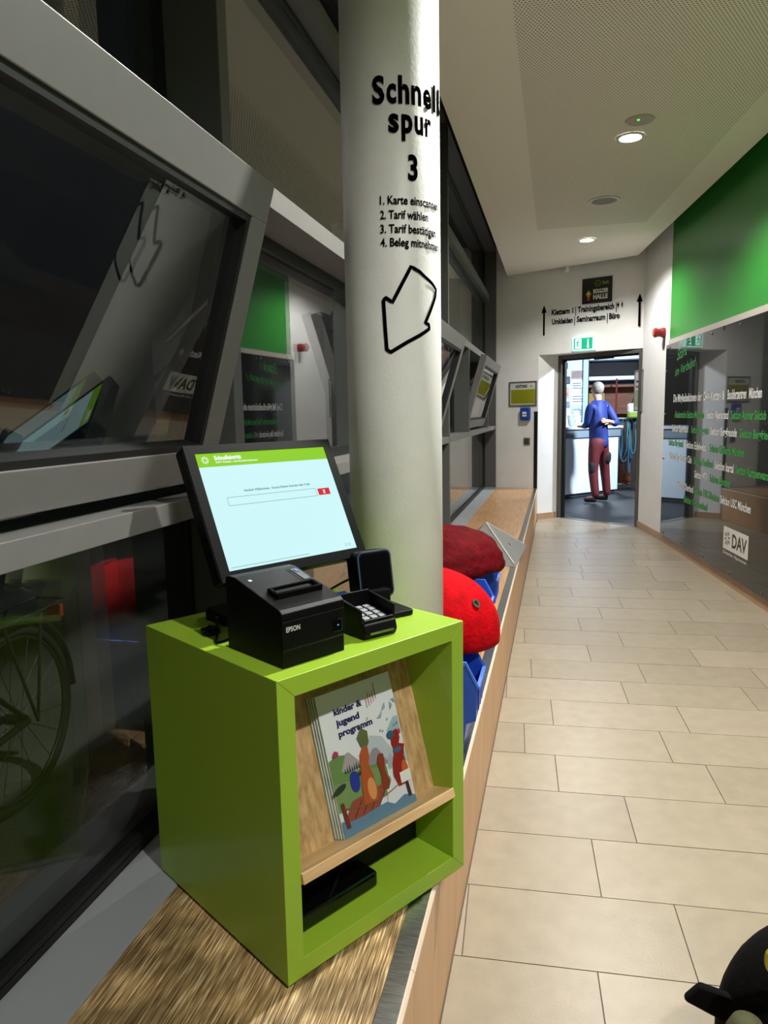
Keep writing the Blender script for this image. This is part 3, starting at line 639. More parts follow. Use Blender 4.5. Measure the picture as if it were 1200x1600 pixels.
dome('climbing_hold', 'wide crimson climbing hold with ridged surface resting on the farther bins', M_RED2, (-.505, 3.20, ZB+.268), .275, .30, .185, .0, ridges=5, sharp=.75)
def volume(label, base, apex):
    c = (sum(p[0] for p in base)/len(base), sum(p[1] for p in base)/len(base)); t = thing('climbing_volume', label, 'climbing volume', (c[0], c[1], ZB+.0015))
    B = [(x-c[0], y-c[1], 0) for x, y in base]; A = (apex[0]-c[0], apex[1]-c[1], apex[2]-ZB-.0015); n = len(B)
    obj('shell', B+[A], [tuple(reversed(range(n)))]+[(i, (i+1) % n, n) for i in range(n)], M_GREY, t, bevel=.004)
    for i in range(n):
        f = [Vector(B[i]), Vector(B[(i+1) % n]), Vector(A)]; m_ = (f[0]+f[1]+f[2])/3; nr = (f[1]-f[0]).cross(f[2]-f[0]).normalized()
        R = nr.to_track_quat('Z', 'Y').to_matrix(); V, Fc = lathe([(.012, -.001), (.012, .002), (.007, .002), (.007, -.001)], 12)
        obj('screw_hole', [(R @ Vector(v))+m_ for v in V], Fc, M_STEEL, t)
    for i in (0, 1):
        a, b = Vector(B[i]), Vector(A); obj('pale_edge', *tube([a+(b-a)*.06+Vector((0, 0, .002)), a+(b-a)*.97+Vector((0, 0, .002))], .006, 5), mat('pale_edge', (188, 184, 178), .7), t)  # pale strips along two ridges
    return t
volume('grey pyramid climbing volume lying on the bench beyond the bins', [(-.235, 4.46), (-.20, 5.2), (-.66, 5.35), (-.64, 4.6)], (-.47, 4.92, .60))
volume('pale grey climbing volume beside the window, behind the crimson hold', [(-.62, 4.02), (-.60, 4.35), (-.74, 4.38), (-.745, 4.0)], (-.70, 4.18, .63))

# ------------------------------------------------------------------ things on the end wall (frame: x along the wall, y into it)
EW = dict(loc=(E0.x, E0.y, 0), rz=EA)
M_ALU = mat('aluminium_frame', (150, 152, 152), .35, .7)
def ewt(name, label, cat, x, z, **k):
    p = E0+ED*x; return thing(name, label, cat, (p.x, p.y, z), EA, **k)
def wl(name, s, x, z, wd, cap, m, b=.038, y=-.0012):
    lettering(we, s, lambda a, c: tuple((E0+ED*(x+a)+Vector((-math.sin(EA), math.cos(EA), 0))*y).xy)+(z+c,), wd, cap, m, b)
x0, x1 = eq(-.078), eq(.60)
wl('lettering', 'Klettern 1', x0, 2.495, .27, .062, M_INK); wl('lettering', '|', x0+.295, 2.485, .008, .075, M_INK)
wl('lettering', 'Trainingsbereich', x0+.325, 2.497, .43, .062, M_INK); wl('lettering', '|', x0+.775, 2.485, .008, .075, M_INK)
wl('lettering', 'Umkleiden', x0+.005, 2.385, .26, .062, M_INK); wl('lettering', '|', x0+.285, 2.375, .008, .075, M_INK)
wl('lettering', 'Seminarraum', x0+.315, 2.387, .34, .062, M_INK); wl('lettering', '|', x0+.675, 2.375, .008, .075, M_INK); wl('lettering', 'Büro', x0+.70, 2.388, .12, .062, M_INK)
def wpoly(name, poly, m, y=-.0012):
    yv = Vector((-math.sin(EA), math.cos(EA), 0))*y
    return obj(name, *flat(poly, lambda a, c: tuple((E0+ED*a+yv).xy)+(c,)), m, we)
for X_ in (-.168, .882):
    a = eq(X_); zt = 2.62 if X_ < 0 else 2.635; zl = .36
    wpoly('direction_arrow', [(a-.012, zt-zl), (a+.012, zt-zl), (a+.012, zt-.09), (a+.034, zt-.09), (a, zt), (a-.034, zt-.09), (a-.012, zt-.09)], M_INK)
for j, xx in enumerate((x0+.80, x0+.845)):      # two small restroom figures
    wpoly('restroom_figure', [(xx-.006, 2.505), (xx+.006, 2.505), (xx+.006, 2.525), (xx+.014, 2.525) if j == 0 else (xx+.009, 2.53), (xx+.008, 2.55), (xx-.008, 2.55), (xx-.014, 2.525) if j == 0 else (xx-.009, 2.53), (xx-.006, 2.525)], M_INK)
    wpoly('restroom_figure', [(xx+.006*math.cos(i*PI/4), 2.559+.006*math.sin(i*PI/4)) for i in range(8)], M_INK)
# boulder hall sign
sg = ewt('hall_sign', 'black square Boulder Halle sign with coloured arrow above the doorway', 'sign', eq(.268), 2.58)
sw_, sh_2 = .355, .285
obj('board', *box(0, sw_, -.006, 0, 0, sh_2), mat('sign_black', (26, 28, 24), .4), sg, bevel=.002)
def st(s, x, z, wd, cap, m): lettering(sg, s, lambda a, c: (x+a, -.0068, z+c), wd, cap, m, .045)
M_SW = mat('sign_white', (220, 222, 214), .5)
st('BOULDER', .135, .112, .175, .043, M_SW); st('HALLE', .135, .045, .17, .05, M_SW)
obj('ring_emblem', *ribbon([(.185+.032*math.cos(2*PI*i/24), .22+.032*math.sin(2*PI*i/24)) for i in range(24)], .007, lambda x, y: (x, -.0068, y)), mat('sign_olive', (120, 134, 30), .5), sg)
st('dav', .172, .212, .028, .014, MATS['sign_olive'])
for nm, poly, c in (('arrow_head', [(.045, .10), (.078, .15), (.111, .10)], (190, 196, 40)), ('arrow_band', [(.062, .075), (.094, .075), (.094, .10), (.062, .10)], (210, 150, 40)), ('arrow_tail', [(.062, .035), (.094, .035), (.094, .073), (.062, .073)], (190, 50, 50))):
    obj(nm, *flat(poly, lambda x, y: (x, -.0068, y)), mat('sign_'+nm, c, .5), sg)
st('Stadt', .235, .205, .08, .035, MATS['sign_olive'])
# exit sign
ex = ewt('exit_sign', 'glowing green emergency exit sign with running figure above the door', 'exit sign', eq(.19), 2.05)
obj('housing', *box(-.01, .26, -.05, 0, 0, .155), mat('sign_shell', (214, 232, 228), .4, emit=(170, 240, 228), estr=.5), ex, bevel=.004)
obj('sign_face', *box(.012, .238, -.0515, -.0495, .014, .142), mat('exit_green', (10, 120, 84), .4, emit=(24, 176, 130), estr=.5), ex)
M_EXW = mat('exit_white', (230, 250, 240), .4, emit=(220, 255, 244), estr=.6)
def ep(poly): return obj('pictogram', *flat(poly, lambda x, y: (x, -.0522, y)), M_EXW, ex)
ep([(.165, .045), (.185, .02), (.205, .045), (.192, .045), (.192, .125), (.178, .125), (.178, .045)])
ep([(.03, .022), (.105, .022), (.105, .135), (.03, .135)])
M_EXG = MATS['exit_green']
def eg(poly): return obj('pictogram', *flat(poly, lambda x, y: (x, -.0526, y)), M_EXG, ex)
eg([(.056, .118), (.064, .128), (.074, .124), (.074, .112), (.064, .108)]); eg([(.052, .104), (.070, .106), (.090, .084), (.084, .078), (.068, .090), (.062, .070), (.082, .055), (.086, .030), (.078, .030), (.072, .048), (.054, .058), (.040, .036), (.034, .042), (.048, .066), (.052, .088), (.042, .078), (.038, .084)])
# notice frame
nf = ewt('notice_frame', 'silver framed ACHTUNG notice with olive yellow text field left of the door', 'notice', eq(-.588), 1.42)
W_, H_ = .375, .305
obj('frame', *join(box(0, W_, -.014, 0, 0, .016), box(0, W_, -.014, 0, H_-.016, H_), box(0, .016, -.014, 0, .016, H_-.016), box(W_-.016, W_, -.014, 0, .016, H_-.016)), M_ALU, nf, bevel=.002)
obj('sheet', *box(.014, W_-.014, -.006, 0, .014, H_-.014), mat('notice_white', (206, 208, 200), .5), nf)
obj('text_field', *box(.024, W_-.024, -.0066, -.006, .03, .205), mat('notice_olive', (150, 152, 26), .5), nf)
lettering(nf, 'ACHTUNG!', lambda a, c: (.085+a, -.0066, .228+c), .16, .034, M_INK, .05)
for i in range(8): lettering(nf, ('Sichern', 'Partnercheck', 'Klettern', 'Boulderregeln', 'Haftung', 'Aufsicht', 'Hallenregeln', 'Kinder')[i]+' beachten', lambda a, c, i=i: (.04+a, -.0072, .182-.02*i+c), .27-.03*(i % 3), .010, mat('notice_text', (92, 92, 14), .5), .0)
def star(cx, cz, r, n=7): return [(cx+r*(1 if i % 2 else .4)*math.cos(PI*i/n), cz+r*(1 if i % 2 else .4)*math.sin(PI*i/n)) for i in range(2*n)]
obj('emblem', *flat(star(.30, .245, .02), lambda x, y: (x, -.0066, y)), MATS['notice_olive'], nf)
# blue dispenser, switch, corner guard
dp = ewt('dispenser', 'small blue dispenser box on the wall below the ACHTUNG notice', 'dispenser', eq(-.43), 1.215)
obj('housing', *box(0, .125, -.055, 0, .03, .185), mat('dispenser_blue', (30, 70, 160), .4), dp, bevel=.012, seg=3)
obj('label', *box(.035, .09, -.0565, -.0548, .075, .135), M_WHITEV, dp)
obj('label_band', *box(.040, .085, -.0572, -.0564, .098, .108), MATS['dispenser_blue'], dp)
swt = ewt('wall_switch', 'small grey square switch plate on the wall left of the door', 'switch', eq(-.40), .935)
obj('plate', *box(0, .085, -.011, 0, 0, .09), mat('switch_grey', (112, 110, 106), .4), swt, bevel=.003)
obj('rocker', *box(.014, .071, -.016, -.010, .014, .076), mat('switch_dark', (74, 72, 70), .35), swt, bevel=.003)
cg = ewt('corner_guard', 'black vertical corner guard at the wall edge beside the doorway', 'corner guard', eq(-.275), ZB)
obj('strip', *box(0, .049, -.006, 0, .006, .96), M_GASKET, cg, bevel=.002)
obj('end_cap', *box(-.002, .05, -.0075, 0, .945, .965), mat('guard_cap', (40, 40, 40), .4), cg)
sm = ewt('smoke_detector', 'small white detector under the ceiling edge above the hall sign', 'detector', eq(.12), 2.955)
obj('head', *lathe([(.03, 0), (.035, .02), (.02, .035), (.02, .065)], 20, 0, -.09), M_WHITEV, sm, smooth=True)
obj('bracket', *box(-.01, .01, -.09, 0, .045, .058), M_WHITEV, sm)

# short wall: alarm siren, framed sheet, metal latch
M_ALRED = mat('alarm_red', (150, 26, 28), .35)
al = thing('alarm_siren', 'red round fire alarm sounder on the white wall beside the green panel', 'alarm', sw(.17, 2.12), math.atan2(sn.y, sn.x)-PI/2)
V, Fc = lathe([(.05, 0), (.05, .03), (.042, .035), (.042, .075), (.048, .08), (.048, .10), (.03, .112)], 24); obj('housing', [(x, z, y) for x, y, z in V], [tuple(reversed(f)) for f in Fc], M_ALRED, al, smooth=False, bevel=.002)
V, Fc = lathe([(.032, .0), (.032, .004)], 20); obj('grille', [(x, z+.111, y) for x, y, z in V], [tuple(reversed(f)) for f in Fc], mat('alarm_pale', (190, 110, 104), .4), al)
V, Fc = box(-.012, .012, 0, .006, -.17, -.05); obj('cable_duct', V, Fc, mat('duct_grey', (92, 90, 88), .5), al)
pfm = thing('picture_frame', 'narrow metal framed notice sheet on the wall right of the doorway', 'picture frame', sw(SL-.06, 1.33), math.atan2(sn.y, sn.x)-PI/2)
# local x runs back along the wall towards the camera, y out of the wall
def pbox(x0, x1, y0, y1, z0, z1): return box(x0, x1, y0, y1, z0, z1)
pw, ph = .33, .47
sgn = 1
obj('frame', *join(pbox(0, pw, 0, .016, 0, .02), pbox(0, pw, 0, .016, ph-.014, ph), pbox(0, .014, 0, .016, .02, ph-.014), pbox(pw-.014, pw, 0, .016, .02, ph-.014)), M_ALU, pfm, bevel=.002)
obj('sheet', *pbox(.012, pw-.012, 0, .007, .018, ph-.012), mat('sheet_white', (214, 214, 210), .5), pfm)
obj('photo_field', *pbox(.03, pw-.03, .007, .0076, .05, .24), mat('sheet_green', (150, 164, 110), .5, noise=(18, .3)), pfm)
lettering(pfm, 'Hallenordnung', lambda a, c: (pw-.05-a, .0078, .33+c), .22, .035, M_INK, .02)
lettering(pfm, 'Klettern', lambda a, c: (pw-.05-a, .0078, .27+c), .14, .03, M_INK, .02)
lt = thing('wall_bracket', 'small steel bracket at the lower left edge of the glass board', 'bracket', sw(.04, .115), math.atan2(sn.y, sn.x)-PI/2)
obj('plate', *box(-.02, .035, 0, .006, 0, .07), M_STEEL, lt, bevel=.002)
obj('clip', *join(box(-.03, .0, .006, .02, .008, .026), box(-.03, .0, .006, .02, .042, .06)), M_STEEL, lt, bevel=.002)

# ------------------------------------------------------------------ glass board on the right-hand wall
gb = thing('glass_board', 'large dark smoked glass board with white and green lettering on the right wall', 'glass board')
obj('pane', *rbox(-4.4, 7.545, .088, 1.975, .022, .032), M_BOARD, gb)
obj('backing', *rbox(-4.4, 7.555, .084, 1.979, .0, .021), M_GASKET, gb)
obj('top_trim', *rbox(-4.4, 7.55, 1.98, 2.028, .0, .012), mat('trim_beige', (196, 186, 176), .5), gb)
def rivet(s, z):
    V, Fc = lathe([(.011, 0), (.011, .004), (.006, .008)], 12)
    o = obj('fixing_screw', [rw(s+x, z+y, .0325+zz) for x, y, zz in V], Fc, M_STEEL, gb, smooth=False)
for i in range(14): rivet(7.42-.62*i, .118); rivet(7.42-.62*i, 1.945)
for z in (.22, .86, 1.30, 1.72): rivet(7.515, z)
def rtx(s, s0, z, s1, cap, m, b=.02): lettering(gb, s, lambda a, c: rw(s0-a, z+c, .0335), s0-s1, cap, m, b)
for s_, a_, b_ in (('Die Mitgliedsektionen der', 7.22, 6.37), ('DAV-Kletter- &', 6.32, 5.82), ('Boulderzentren', 5.76, 5.385), ('München', 5.335, 5.11)): rtx(s_, a_, 1.415, b_, .072, M_WHITEV, .02)
TC = .062
for z, row in ((1.268, (('Akademische Sektion München', 7.16, 6.30, 1), ('Sektion Alpenkranzl', 6.22, 5.72, 0), ('Sektion Alpiner Skiclub', 5.67, 5.02, 1), ('Sektion Bayerland', 4.95, 4.5, 0))),
               (1.138, (('Sektion Bayerland', 7.23, 6.72, 0), ('Sektion Berggeist', 6.63, 6.17, 1), ('Sektion Bergfreunde', 6.11, 5.53, 0), ('Sektion Bergfried', 5.47, 4.95, 1), ('Sektion Berglust', 4.88, 4.4, 0))),
               (1.0, (('Sektion Bergbund', 7.34, 6.86, 1), ('Sektion Edelweiss', 6.80, 6.19, 0), ('Sektion Gleißental München', 6.12, 5.365, 1))),
               (.872, (('Sektion Gay Outdoor Club', 7.31, 6.58, 0), ('Sektion Hochland', 6.52, 6.03, 1), ('Sektion Isartal', 5.97, 5.56, 0), ('Sektion Kampenwand', 5.52, 4.93, 1))),
               (.757, (('Sektion MTV', 6.49, 6.13, 0), ('Sektion München', 6.09, 5.61, 1))),
               (.617, (('Sektion Oberland', 7.01, 6.50, 0), ('Sektion TAK München', 6.455, 5.86, 1), ('Sektion USC München', 5.81, 5.20, 0))),
               (.508, (('Sektion Vierseenland', 6.775, 6.12, 1),))):
    for s, a, b, g in row: rtx(s, a, z, b, TC, M_GREENV if g else M_WHITEV, .02)
def script(s, s0, z, wd, cap):    # slanted handwriting
    V, Fc = text2d(s, .0); w_ = max(v[0] for v in V); k = wd/w_; c = cap/.7
    obj('lettering', [rw(s0-(x*k+y*c*.35), z+y*c+x*k*.10, .0335) for x, y in V], Fc, M_GREENV, gb)
script('Stark', 7.15, 1.80, .30, .10); script('im Verbund', 7.2, 1.655, .60, .085)
LX, LZ = 5.71, .283
obj('logo_field', *flat([(0, 0), (.50, 0), (.50, .172), (0, .172)], lambda x, y: rw(LX-x, LZ+y, .0334)), mat('logo_white', (216, 214, 204), .5), gb)
M_LG = mat('logo_dark', (52, 56, 46), .5)
for i in range(8):
    a = 2*PI*i/8+.2; c_ = (.085, .086); L_ = .068 if i % 2 else .058
    obj('logo_petal', *flat([(c_[0]+.014*math.cos(a), c_[1]+.014*math.sin(a)), (c_[0]+L_*.7*math.cos(a-.22), c_[1]+L_*.7*math.sin(a-.22)), (c_[0]+L_*math.cos(a), c_[1]+L_*math.sin(a)), (c_[0]+L_*.7*math.cos(a+.22), c_[1]+L_*.7*math.sin(a+.22))], lambda x, y: rw(LX-x, LZ+y, .0337)), M_LG, gb)
lettering(gb, 'DAV', lambda a, c: rw(LX-.185-a, LZ+.036+c, .0337), .285, .10, M_LG, .03)
rtx('Deutscher Alpenverein', LX-.01, LZ-.038, LX-.48, .026, M_WHITEV, .0)

# ------------------------------------------------------------------ ceiling fittings
M_LENS = mat('lamp_lens', (255, 255, 255), .4, emit=(255, 250, 240), estr=14)
M_RIM = mat('lamp_rim', (214, 212, 206), .4)
def downlight(x, y, label, power=1.):
    t = thing('downlight', label, 'ceiling lamp', (x, y, ZC-.008), 0, 'recessed downlights of the corridor')
    obj('trim_ring', *lathe([(.088, .007), (.088, .0), (.066, .0), (.066, .007)], 32, cap=False), M_RIM, t)
    obj('lens', *lathe([(.066, .001), (.066, .005)], 32), M_LENS, t)
    ld = bpy.data.lights.new('downlight_bulb', 'SPOT'); ld.energy = LAMP_W*power; ld.color = (1., .975, .94); ld.spot_size = math.radians(150); ld.spot_blend = .5; ld.shadow_soft_size = .045
    lo = bpy.data.objects.new('bulb', ld); COL.objects.link(lo); lo.location = (0, 0, -.012); lo.parent = t
downlight(.418, 4.93, 'bright round downlight beside the emergency disc, nearer of the two in view', .85)
downlight(.264, 7.63, 'bright round downlight farther down the corridor, near the doorway', .75)
downlight(.54, 2.55, 'round recessed downlight above the green kiosk, just out of view', 2.15)
downlight(1.15, -.10, 'round recessed downlight behind the viewpoint, out of view', 1.3)
em = thing('emergency_light', 'flat round emergency light disc with green indicator on the ceiling', 'emergency light', (.446, 4.665, ZC-.006))
obj('disc', *lathe([(.078, 0), (.084, .005)], 32), mat('disc_grey', (176, 170, 160), .6), em)
obj('indicator', *lathe([(.007, -.003), (.007, 0)], 12, -.01, -.02), mat('led_green', (60, 200, 60), .4, emit=(80, 230, 80), estr=1.5), em)
sp = thing('ceiling_speaker', 'round grey ceiling loudspeaker grille between the two downlights', 'speaker', (.346, 6.29, ZC-.007))
obj('rim', *lathe([(.125, .006), (.125, 0), (.10, 0), (.10, .006)], 40, cap=False), M_RIM, sp)
obj('grille', *lathe([(.10, .002), (.10, .005)], 40), mat('grille_grey', (140, 136, 130), .6, noise=(300, .3)), sp)

# ------------------------------------------------------------------ room behind the door
rf = structure(obj('floor', *prism([(DL.x-.02, DL.y+.05), (DR.x+.1, DR.y+.05), (5, 8.9), (5, 17), (-3, 17), (-3, 10)], -.06, -.004), mat('room_floor', (20, 23, 29), .5, noise=(5, .1))))
structure(obj('wall_far', *box(-3, 5, 16.5, 16.7, 0, 4), mat('room_dark_wall', (40, 28, 26), .8, noise=(8, .3))))
structure(obj('wall_far_side', *box(4.9, 5.1, 9, 16.5, 0, 4), M_ROOF))
structure(obj('wall_far_left', *box(-3.1, -2.9, 10, 16.5, 0, 4), M_WALL))
structure(obj('ceiling', *prism([(-3, 10), (DL.x, DL.y+.25), (1.05, 8.85), (5, 8.9), (5, 17), (-3, 17)], 3.9, 4.0), M_ROOF))
def room_lamp(x, y, z, label, e, tgt, size=.5):
    t = thing('ceiling_panel', label, 'ceiling lamp', (x, y, z)); d = (Vector(tgt)-Vector((x, y, z))).normalized()
    R = (-d).to_track_quat('Z', 'Y').to_matrix()
    def tr(v): return [tuple(R @ Vector(q)) for q in v]
    V, Fc = box(-size/2-.02, size/2+.02, -size/2-.02, size/2+.02, .012, .06); obj('housing', tr(V), Fc, M_RIM, t)
    V, Fc = box(-size/2, size/2, -size/2, size/2, .008, .0121); obj('diffuser', tr(V), Fc, mat('room_lamp', (240, 246, 255), .5, emit=(225, 236, 255), estr=5), t)
    V, Fc = tube([(0, 0, .06/1), tuple(R.inverted() @ Vector((0, 0, 3.9-z)))], .01, 6); obj('rod', tr(V), Fc, M_RIM, t)
    ld = bpy.data.lights.new('panel_light', 'AREA'); ld.energy = e; ld.color = (.80, .90, 1.); ld.size = size*.9; ld.spread = math.radians(140)
    lo = bpy.data.objects.new('bulb', ld); COL.objects.link(lo); lo.rotation_euler = (-d).to_track_quat('Z', 'Y').to_euler(); lo.parent = t; lo.location = d*.005
room_lamp(2.1, 9.75, 2.9, 'square lamp of the room behind the door, to the right of the man', ROOM_W, (.3, 11.5, .7), .35)
room_lamp(.6, 14.0, 3.6, 'square lamp at the back of the room behind the door', ROOM_W*.7, (.8, 14, 0), .6)
# counter
CB = Vector((.045, 11.315, 0)); ca_ = math.atan2(12.365-11.335, 1.005-.063); cdx = Vector((math.cos(ca_), math.sin(ca_), 0))
ct = thing('counter', 'pale blue-white reception counter behind the doorway with grey top', 'counter', tuple(CB-cdx*1.2), ca_)
CL = 1.2+1.395
M_CT = mat('counter_white', (214, 228, 238), .5); M_CTG = mat('counter_grey', (122, 136, 150), .4)
obj('front_panel', *box(0, CL, 0, .7, .055, .93), M_CT, ct, bevel=.004)
obj('kick_strip', *box(0, CL-.03, .03, .68, 0, .054), mat('kick_dark', (52, 60, 70), .5), ct)
obj('fascia', *box(-.02, CL+.02, -.03, .72, .931, 1.06), M_CTG, ct, bevel=.004)
obj('counter_top', *box(-.03, CL+.04, -.06, .75, 1.061, 1.10), mat('counter_top', (196, 206, 214), .35), ct, bevel=.006)
def onc(s, v, z=0.): p = CB+cdx*(s)+Vector((-cdx.y, cdx.x, 0))*v; return (p.x, p.y, z)
# leaflets and small things on the counter, pinboard behind
cols = [(220, 226, 230), (190, 208, 220), (206, 196, 170), (150, 176, 200), (228, 232, 236), (120, 150, 176), (200, 170, 150), (176, 196, 214)]
spots = [(.0, .12, .20, .11), (.13, .10, .16, .10), (.25, .14, .22, .12), (.39, .10, .18, .11), (.52, .12, .24, .13), (.04, .28, .30, .17), (.25, .28, .26, .17), (.46, .28, .28, .17)]
names = ['white', 'pale blue', 'cream', 'mid blue', 'bright white', 'slate blue', 'tan', 'light blue']
for i, (s, v, hh, ww) in enumerate(spots):
    lf = thing('leaflet_holder', '%s leaflet holder in the %s row on the counter' % (names[i], 'front' if v < .2 else 'back'), 'leaflet holder', onc(s, v, 1.101), ca_, 'leaflets on the counter')
    m_ = mat('leaflet_%d' % i, cols[i], .5)
    obj('stand', *ext([(0, 0), (.09, 0), (.09, .01), (.05, .01), (.085, hh), (.08, hh), (.03, .012), (.0, .012)], 0, ww, 'x'), mat('acrylic', (200, 212, 222), .2), lf)
    obj('leaflet', *ext([(.022, .014), (.072, hh+.01), (.070, hh+.012), (.018, .016)], .006, ww-.006, 'x'), m_, lf)
    obj('headline', *ext([(.056, hh*.72), (.0655, hh*.92), (.0645, hh*.921), (.055, hh*.721)], .02, ww-.03, 'x'), mat('leaflet_print', (60, 76, 96), .5), lf)
bt = thing('bottle', 'dark bottle standing on the counter left of the leaflets', 'bottle', onc(-.07, .22, 1.101))
obj('glass', *lathe([(.05, 0), (.055, .02), (.055, .16), (.02, .24), (.02, .30)], 20), mat('bottle_dark', (30, 36, 52), .2), bt, smooth=True)
obj('cap', *lathe([(.023, .30), (.023, .33)], 16), M_WHITEV, bt)
PBO = (-.06, 12.10, 0); PBA = .06
pn = thing('pinboard', 'pale blue pinboard panel standing on the counter behind the leaflets', 'pinboard', (PBO[0], PBO[1], 1.101), PBA)
obj('board', *box(.0, .50, 0, .03, .08, 1.25), mat('pinboard_blue', (176, 200, 224), .5), pn, bevel=.003)
obj('edge_post', *box(.46, .54, -.03, .05, 0, 1.27), mat('post_blue', (150, 178, 206), .45), pn, bevel=.004)
obj('foot', *box(.0, .46, -.03, .06, 0, .06), M_CT, pn)
for i, (x, z, w_, h_, c) in enumerate(((.10, 1.78, .16, .12, (60, 66, 84)), (.28, 1.86, .22, .13, (150, 120, 110)), (.28, 1.66, .20, .17, (216, 224, 230)), (.12, 1.56, .13, .16, (190, 150, 130)), (.28, 1.44, .22, .19, (226, 232, 236)), (.13, 1.34, .13, .16, (120, 130, 150)), (.30, 1.24, .2, .16, (150, 176, 200)), (.08, 2.02, .14, .10, (24, 28, 36)))):
    po = thing('pinned_sheet', ['dark slate card', 'brownish photo sheet', 'white text sheet', 'skin-toned flyer', 'large white text sheet', 'grey flyer', 'light blue flyer', 'black hanging label'][i]+' pinned on the pale blue pinboard', 'sheet', PBO, PBA, 'sheets on the pinboard')
    obj('paper', *box(x, x+w_, -.006, -.001, z, z+h_), mat('pinned_%d' % i, c, .5, noise=(25, .2)), po)
    for k in range(3): obj('print_line', *box(x+.02, x+w_-.03-.01*k, -.0066, -.006, z+h_*(.25+.22*k), z+h_*(.25+.22*k)+.018), mat('pinned_ink', (96, 108, 124), .5), po)
    obj('pin', *box(x+w_/2-.006, x+w_/2+.006, -.012, -.006, z+h_-.018, z+h_-.008), MATS['alarm_red'], po)
# dark shelving with pale boards
sv = thing('shelf_unit', 'dark shelf unit with pale horizontal boards at the back of the far room', 'shelf', (.62, 15.2, 0))
M_SV = mat('shelf_dark', (22, 24, 30), .6); M_SVW = mat('shelf_pale', (190, 204, 222), .5)
obj('carcass', *join(box(-.02, 0, 0, .4, 0, 3.0), box(1.0, 1.03, 0, .4, 0, 3.0), box(0, 1.0, .38, .4, 0, 3.0)), M_SV, sv)
for k in range(7): obj('shelf_board', *box(.0, 1.0, .0, .38, .35+.40*k, .42+.40*k), M_SVW, sv, bevel=.004)
wb = thing('wooden_crate', 'large brown wooden open box behind the man at shoulder height', 'crate', (.50, 13.7, 0))
M_WB = wood_mat('crate_wood', (96, 52, 28), (140, 80, 44), .5, (4, 40, 40))
obj('carcass', *join(box(0, 1.0, 0, .4, .0, .03), box(0, 1.0, 0, .4, 1.76, 1.80), box(0, .03, 0, .4, .03, 1.76), box(.97, 1.0, 0, .4, .03, 1.76), box(.03, .97, .37, .4, .03, 1.76)), M_WB, wb, bevel=.003)
obj('shelf_board', *box(.03, .97, .02, .37, 1.28, 1.31), M_WB, wb); obj('parcel', *box(.06, .34, .04, .34, 1.312, 1.66), mat('parcel_yellow', (168, 140, 76), .6, noise=(8, .2)), wb, bevel=.004)
for i in range(5):
    x = 1.62+.20*i
    cu = thing('curtain_panel', ['pale blue-grey hanging panel nearest the shelf', 'bright pale hanging strip', 'dull grey-blue hanging strip', 'light hanging strip near the door edge', 'grey hanging strip at the far right'][i]+' at the back of the far room', 'curtain', (x, 15.9, 0), 0, 'hanging strips in the far room')
    z0 = 1.75 if i == 0 else 1.3
    pts = [(0, 0), (.04, .035), (.08, 0), (.12, .035), (.15, 0), (.15, .012), (.12, .047), (.08, .012), (.04, .047), (0, .012)]
    obj('cloth', *prism(pts, z0, 3.85), mat('strip_%d' % i, [(176, 190, 206), (200, 214, 236), (110, 118, 136), (180, 194, 220), (96, 102, 116)][i], .6), cu)
    obj('rail', *box(-.01, .16, .0, .05, 3.85, 3.9), M_STEEL, cu)
# rope bundle on a stand, bag on top
rs = thing('rope_stand', 'dark stand with hanging coils of teal climbing ropes right of the counter', 'rope stand', (1.30, 13.05, 0))
obj('upright', *box(-.03, .03, -.03, .03, 0, 1.2), M_SV, rs); obj('foot', *box(-.25, .25, -.18, .18, 0, .03), M_SV, rs); obj('cross_bar', *tube([(-.27, 0, 1.2), (.27, 0, 1.2)], .018), M_STEEL, rs)
rc = [mat('rope_%d' % i, c, .7) for i, c in enumerate(((40, 92, 120), (30, 66, 92), (58, 120, 136), (24, 44, 62), (76, 132, 128)))]
for i in range(16):
    x = -.22+.029*i; L_ = random.uniform(.55, .98); wd = random.uniform(.03, .10); pts = [(x+random.uniform(-.04, .04)*0+wd*math.sin(2*PI*k/16)*(.6+.4*math.sin(i)), .07*math.cos(2*PI*k/16+i), 1.2-L_/2+L_/2*math.cos(2*PI*k/16)) for k in range(16)]
    obj('rope_coil', *tube(pts, .011, 6, True), rc[i % 5], rs, smooth=True)
bg = thing('shopping_bag', 'white and lime green bag sitting on top of the rope stand', 'bag', (1.32, 12.95, 1.225))
obj('sack', *prism(rrect(-.15, .15, -.09, .09, .05), .07, .23), mat('bag_white', (216, 220, 214), .6), bg, bevel=.03); obj('green_band', *prism(rrect(-.152, .152, -.092, .092, .05), .0, .075), mat('bag_green', (134, 164, 40), .6), bg, bevel=.008)
obj('handle', *tube(spline([(-.08, 0, .22), (-.05, 0, .33), (.05, 0, .33), (.08, 0, .22)]), .01), M_SV, bg)
rd_ = thing('red_pole', 'thin red pole standing behind the counter right of the man', 'pole', (1.02, 13.45, 0))
obj('pole', *tube([(0, 0, 0), (0, 0, 1.9)], .016), mat('pole_red', (120, 40, 34), .5), rd_); obj('foot', *lathe([(.12, 0), (.12, .02), (.02, .04)], 20), M_SV, rd_)
sho = thing('black_shoe', 'black shoe lying on the floor below the hanging ropes', 'shoe', (1.12, 12.75, -.004), .4)
obj('upper', *ext([(-.13, .02), (.13, .02), (.12, .05), (.03, .09), (-.05, .12), (-.13, .11)], -.045, .045, 'y'), M_SV, sho, bevel=.02); obj('sole', *box(-.135, .135, -.047, .047, 0, .02), M_GASKET, sho, bevel=.006)

